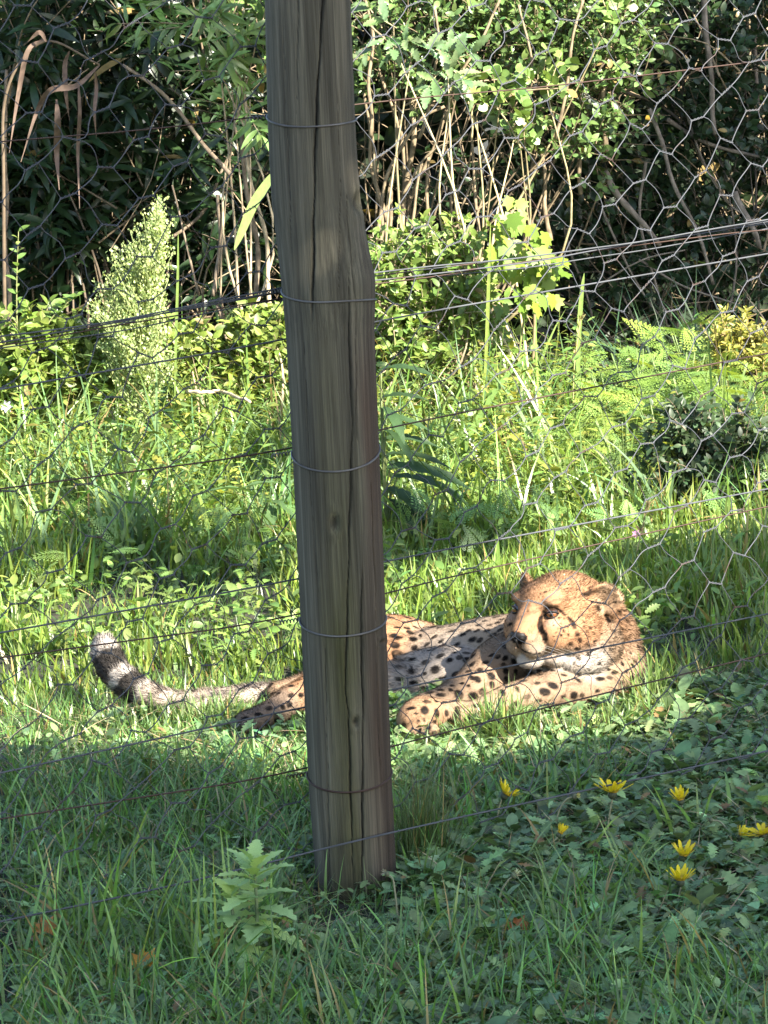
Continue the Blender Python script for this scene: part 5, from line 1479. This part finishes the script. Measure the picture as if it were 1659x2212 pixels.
def depths():
    """leaves deeper in the thicket, and an unseen canopy added to block the sky"""
    r = np.random.default_rng(101); bag = Bag()
    n = 17000
    P = np.c_[r.uniform(-3.2, 3.6, n), 11.7 + 2.6 * r.random(n) ** 1.2, r.uniform(0, 2.5, n)]
    a = r.uniform(0, 6.28, n); el = r.normal(-.3, .4, n)
    Y = np.c_[np.cos(a) * np.cos(el), np.sin(a) * np.cos(el), np.sin(el)]
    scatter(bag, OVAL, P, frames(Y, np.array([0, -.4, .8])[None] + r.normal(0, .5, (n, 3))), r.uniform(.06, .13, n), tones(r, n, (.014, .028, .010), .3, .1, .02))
    n = 16000
    P = np.c_[r.uniform(-3.2, 3.8, n), r.uniform(11.1, 14.5, n), 1.75 + 1.0 * r.random(n)]  # leaf roof above the view, added to darken the thicket inside
    a = r.uniform(0, 6.28, n); el = r.normal(-.3, .4, n)
    Y = np.c_[np.cos(a) * np.cos(el), np.sin(a) * np.cos(el), np.sin(el)]
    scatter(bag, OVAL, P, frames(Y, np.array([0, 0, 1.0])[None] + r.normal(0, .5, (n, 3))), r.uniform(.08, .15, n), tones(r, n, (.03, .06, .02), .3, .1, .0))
    n = 7000
    P = np.c_[r.uniform(-5, 5.5, n), r.uniform(14.2, 16, n), r.uniform(0, 3.0, n)]
    Y = norm(np.c_[r.normal(0, 1, n), r.normal(0, .3, n), r.normal(0, 1, n)])
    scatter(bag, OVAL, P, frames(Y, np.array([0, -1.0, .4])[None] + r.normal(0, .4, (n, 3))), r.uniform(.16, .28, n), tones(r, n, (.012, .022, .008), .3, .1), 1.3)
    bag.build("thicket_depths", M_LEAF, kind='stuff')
    # the maze of dead twigs inside
    bag = Bag()
    for k in range(1100):
        p = np.array([r.uniform(-1.9, 2.1), r.uniform(10.9, 12.4), r.uniform(.05, 1.2)])
        d = norm(np.array([r.normal(0, .6), r.normal(0, .35), abs(r.normal(.6, .5))])); L = r.uniform(.15, .6)
        q = np.array([p, p + d * L * .5 + r.normal(0, .02, 3), p + d * L + r.normal(0, .05, 3)])
        V, T = tube(smooth_path(q, 3), np.linspace(r.uniform(.0015, .0045), .001, 7), 4, False)
        bag.add(V, T, np.array((.12, .093, .06)) * math.exp(r.normal(0, .35)))
    bag.build("dead_twigs", M_BARK, kind='stuff')
depths()

# ------------------------------------------------------------------ unseen trees behind and right of the viewer, crowns shaped to the wanted shade
def shade_trees():
    r = np.random.default_rng(103)
    S = np.array(SUN); k_ = S[:2] / S[2]
    def q_of(P): P = np.asarray(P, float); return P[:, :2] - P[:, 2:3] * k_[None]
    def inside(px, py, poly):
        c = False; n = len(poly)
        for i in range(n):
            (x1, y1), (x2, y2) = poly[i], poly[(i + 1) % n]
            if (y1 > py) != (y2 > py) and px < (x2 - x1) * (py - y1) / (y2 - y1) + x1: c = not c
        return c
    fore = [(-60, 1575), (450, 1590), (560, 1640), (860, 1650), (960, 1625), (1200, 1600), (1380, 1560), (1410, 1470), (1385, 1330), (1330, 1240), (1250, 1150), (1250, 1060), (1370, 1005), (1500, 965), (1720, 940), (1720, 2700), (-60, 2700)]
    left = [(-90, -60), (385, -60), (395, 160), (470, 250), (560, 430), (575, 640), (400, 660), (390, 420), (300, 395), (200, 550), (170, 660), (-90, 660)]
    right = [(1420, -60), (1385, 180), (1290, 350), (1230, 420), (1235, 710), (1300, 735), (1740, 690), (1740, -60)]
    sh, li = [], []
    dap = [(330, 1085, 120, 50), (530, 1120, 95, 65), (930, 1075, 140, 75), (1130, 1050, 90, 45), (640, 900, 40, 60), (60, 1135, 90, 26), (1240, 1230, 60, 30), (200, 980, 60, 24), (890, 940, 50, 40), (1040, 1300, 60, 22)]
    for x in range(-200, 1860, 14):
        for y in range(880, 2330, 6):
            z = float(np.interp(y, [880, 1000, 1150, 1280, 1400, 1520, 1620], [.30, .27, .20, .16, .13, .06, .03]))
            if inside(min(max(x, -59), 1700), y + (34 * math.sin(x * .021) + 24 * math.sin(x * .053 + 1) + 14 * math.sin(x * .13)) * (1 if y > 1450 and not 820 < x < 1400 else .35), fore):
                for f in (.1, .55, 1): sh.append((on_ground(x, y, z * f), 0))
            else:
                for f in (.7, 1): li.append((on_ground(x, y, z * f), 0))
    # extra crown leaves added to drop pockets of shade on the weeds
    for a, b_, c, d in dap:
        for x in range(a - c, a + c, 12):
            for y in range(b_ - d, b_ + d, 5):
                if ((x - a) / c) ** 2 + ((y - b_) / d) ** 2 < .7: sh.append((on_ground(x, y, .75 * float(np.interp(y, [880, 1000, 1150, 1280], [.30, .27, .20, .16]))), 3))
    for x in range(-60, 1720, 16):
        for y in range(-40, 740, 16):
            p = at(x, y, 10.9)
            if inside(x, y, left): sh.append((p, 1))
            elif inside(x, y, right): sh.append((p, 2))
            else: li.append((p, 1))
    for x in range(1050, 1230, 16):
        for y in range(430, 700, 16): li.append((at(x, y, 10.35), 1))
    for x in range(210, 390, 20):
        for y in range(440, 860, 20): li.append((at(x, y, 10.1), 1))
    for Yf in (9.6, 9.9, 10.15, 10.4):
        for x in range(1290, 1720, 20):
            for y in range(745, 910, 16): li.append((at(x, y, Yf), 1))
    # the animal: upper side in sun
    for v in CHEETAH_V[::60]:
        if v[2] > .02: li.append((Vector(v), 0))
    # the post, and the strip of ground beside it outside the view
    for z in np.linspace(0, 1.75, 60):
        for dx in np.linspace(-.09, .09, 5): sh.append((Vector((PB.x + dx - .06 * z / 1.5, PB.y - .05, z)), 3))
    for x in np.arange(-2.4, -.8, .055):
        for y in np.arange(3.6, 7.1, .055): sh.append((Vector((x, y, 0)), 0))
    for x in np.arange(-.95, 2.4, .055):
        for y in np.arange(3.4, 5.6, .055): sh.append((Vector((x, y, 0)), 0))
    for x in np.arange(.8, 2.0, .055):
        for y in np.arange(5.0, 9.0, .055): sh.append((Vector((x, y, 0)), 0))
    cell = .075
    litc, shc = {}, {}
    for p, g in li:
        q = q_of([p])[0]; litc[tuple(np.floor(q / cell).astype(int))] = 1
    for p, g in sh:
        q = q_of([p])[0]; shc[tuple(np.floor(q / cell).astype(int))] = g
    pts = {0: [], 1: [], 2: []}
    for c, g in shc.items():
        near = 0
        if g in (1, 2): near = any((c[0] + a, c[1] + b_) in litc for a in (0,) for b_ in (0,))
        elif g == 0: near = c in litc
        if near and g != 3: continue
        if g == 0:
            edge = sum((c[0] + a, c[1] + b_) in litc for a in (-2, -1, 0, 1, 2) for b_ in (-2, -1, 0, 1, 2))
            if r.random() < min(.6, edge * .05): continue
        pts[g if g in (1, 2) else 0].append(c)
    # small leaf sprays added to the crown just to shade flank and hind paw
    fc, flank, paw = .028, [(842, 1452), (900, 1395), (960, 1372), (1030, 1358), (1112, 1345), (1112, 1400), (1085, 1440), (1010, 1440), (985, 1495), (842, 1530)], [(505, 1535), (600, 1525), (640, 1560), (600, 1600), (505, 1600)]
    keep_lit, fine = set(), set()
    for v in CHEETAH_V[::9]:
        if v[2] < .03: continue
        q = tuple(np.floor(q_of([v])[0] / fc).astype(int)); x, y = px_of([v])[0]
        fr = CHEETAH_BVH.ray_cast(ORG, (Vector(v) - ORG).normalized())
        if fr[0] is None or (fr[0] - Vector(v)).length > .01: continue
        if inside(x, y, flank) or inside(x, y, paw): fine.add(q)
        else:
            keep_lit.add(q)
            if (x > 1090 and y < 1470) or (855 < x < 1000 and y > 1495):
                for a in (-1, 0, 1):
                    for b_ in (-1, 0, 1): keep_lit.add((q[0] + a, q[1] + b_))
    fine = np.array(sorted(fine - keep_lit), float).reshape(-1, 2)
    fine_q = (np.repeat(fine, 5, 0) + r.random((len(fine) * 5, 2))) * fc
    out = []
    for g, lab, t0, t1, trunk in [(0, "spreading leafy tree behind the viewer that shades the post and the near grass", 6.6, 8.8, None), (1, "unseen leafy tree added far off to the right to shade the left of the thicket", 6.8, 8.4, (3.4, 8.6)), (2, "unseen leafy tree added off to the right to shade the right end of the thicket", 5.6, 7.2, None)]:  # the thicket trees are added only for the shade they throw
        c = np.array(pts[g], float)
        m = 9
        q = (np.repeat(c, m, 0) + r.random((len(c) * m, 2))) * cell
        t = r.uniform(t0, t1, len(q))
        if g == 0: q = np.vstack([q, fine_q]); t = r.uniform(t0, t1, len(q))
        P = np.c_[q, np.zeros(len(q))] + S[None] * t[:, None]
        n = len(P)
        Yd = norm(np.cross(S[None], r.normal(size=(n, 3))) + r.normal(0, .3, (n, 3)))
        bag = Bag()
        scatter(bag, OVAL, P - Yd * .045, frames(Yd, S[None] + r.normal(0, .35, (n, 3))), np.full(n, .095), tones(r, n, (.05, .10, .03), .25), 1.1)
        cen = P.mean(0); b = Vector((cen[0] + .4, cen[1] - .3, 0)) if trunk is None else Vector((*trunk, 0))
        root = thing("shade_tree", b, lab, "tree")
        bag.build("crown", M_LEAF, root, kind='stuff')
        wood = Bag()
        way = [np.array(b) + [0, 0, -.1], np.array(b) + [.05, .03, 1.2], np.array(b) + [-.1, .05, 2.6], cen - [0, 0, .5]] if trunk is None else [np.array(b) + [0, 0, -.1], np.array(b) + [.05, .03, 1.4], np.array(b) + [0, 0, 3.2], np.array([3.15, 8.35, 5.0]), np.array([2.6, 7.8, 5.4]), cen + [0, 0, .35]]
        way = smooth_path(way, 6)
        V, T = tube(way, np.linspace(.15, .05, len(way)), 10); wood.add(V, T, np.array((.16, .12, .09)))
        for k in range(14):
            e = P[r.integers(n)]; s0 = (np.array(b) + [-.1, .05, 2.6]) * .5 + cen * .5 if trunk is None else cen + [0, 0, .35]
            V, T = tube(smooth_path([s0, (s0 + e) / 2 + r.normal(0, .15, 3), e], 5), np.linspace(.045, .008, 11), 6); wood.add(V, T, np.array((.15, .115, .085)))
        wood.build("trunk", M_BARK, root)
shade_trees()
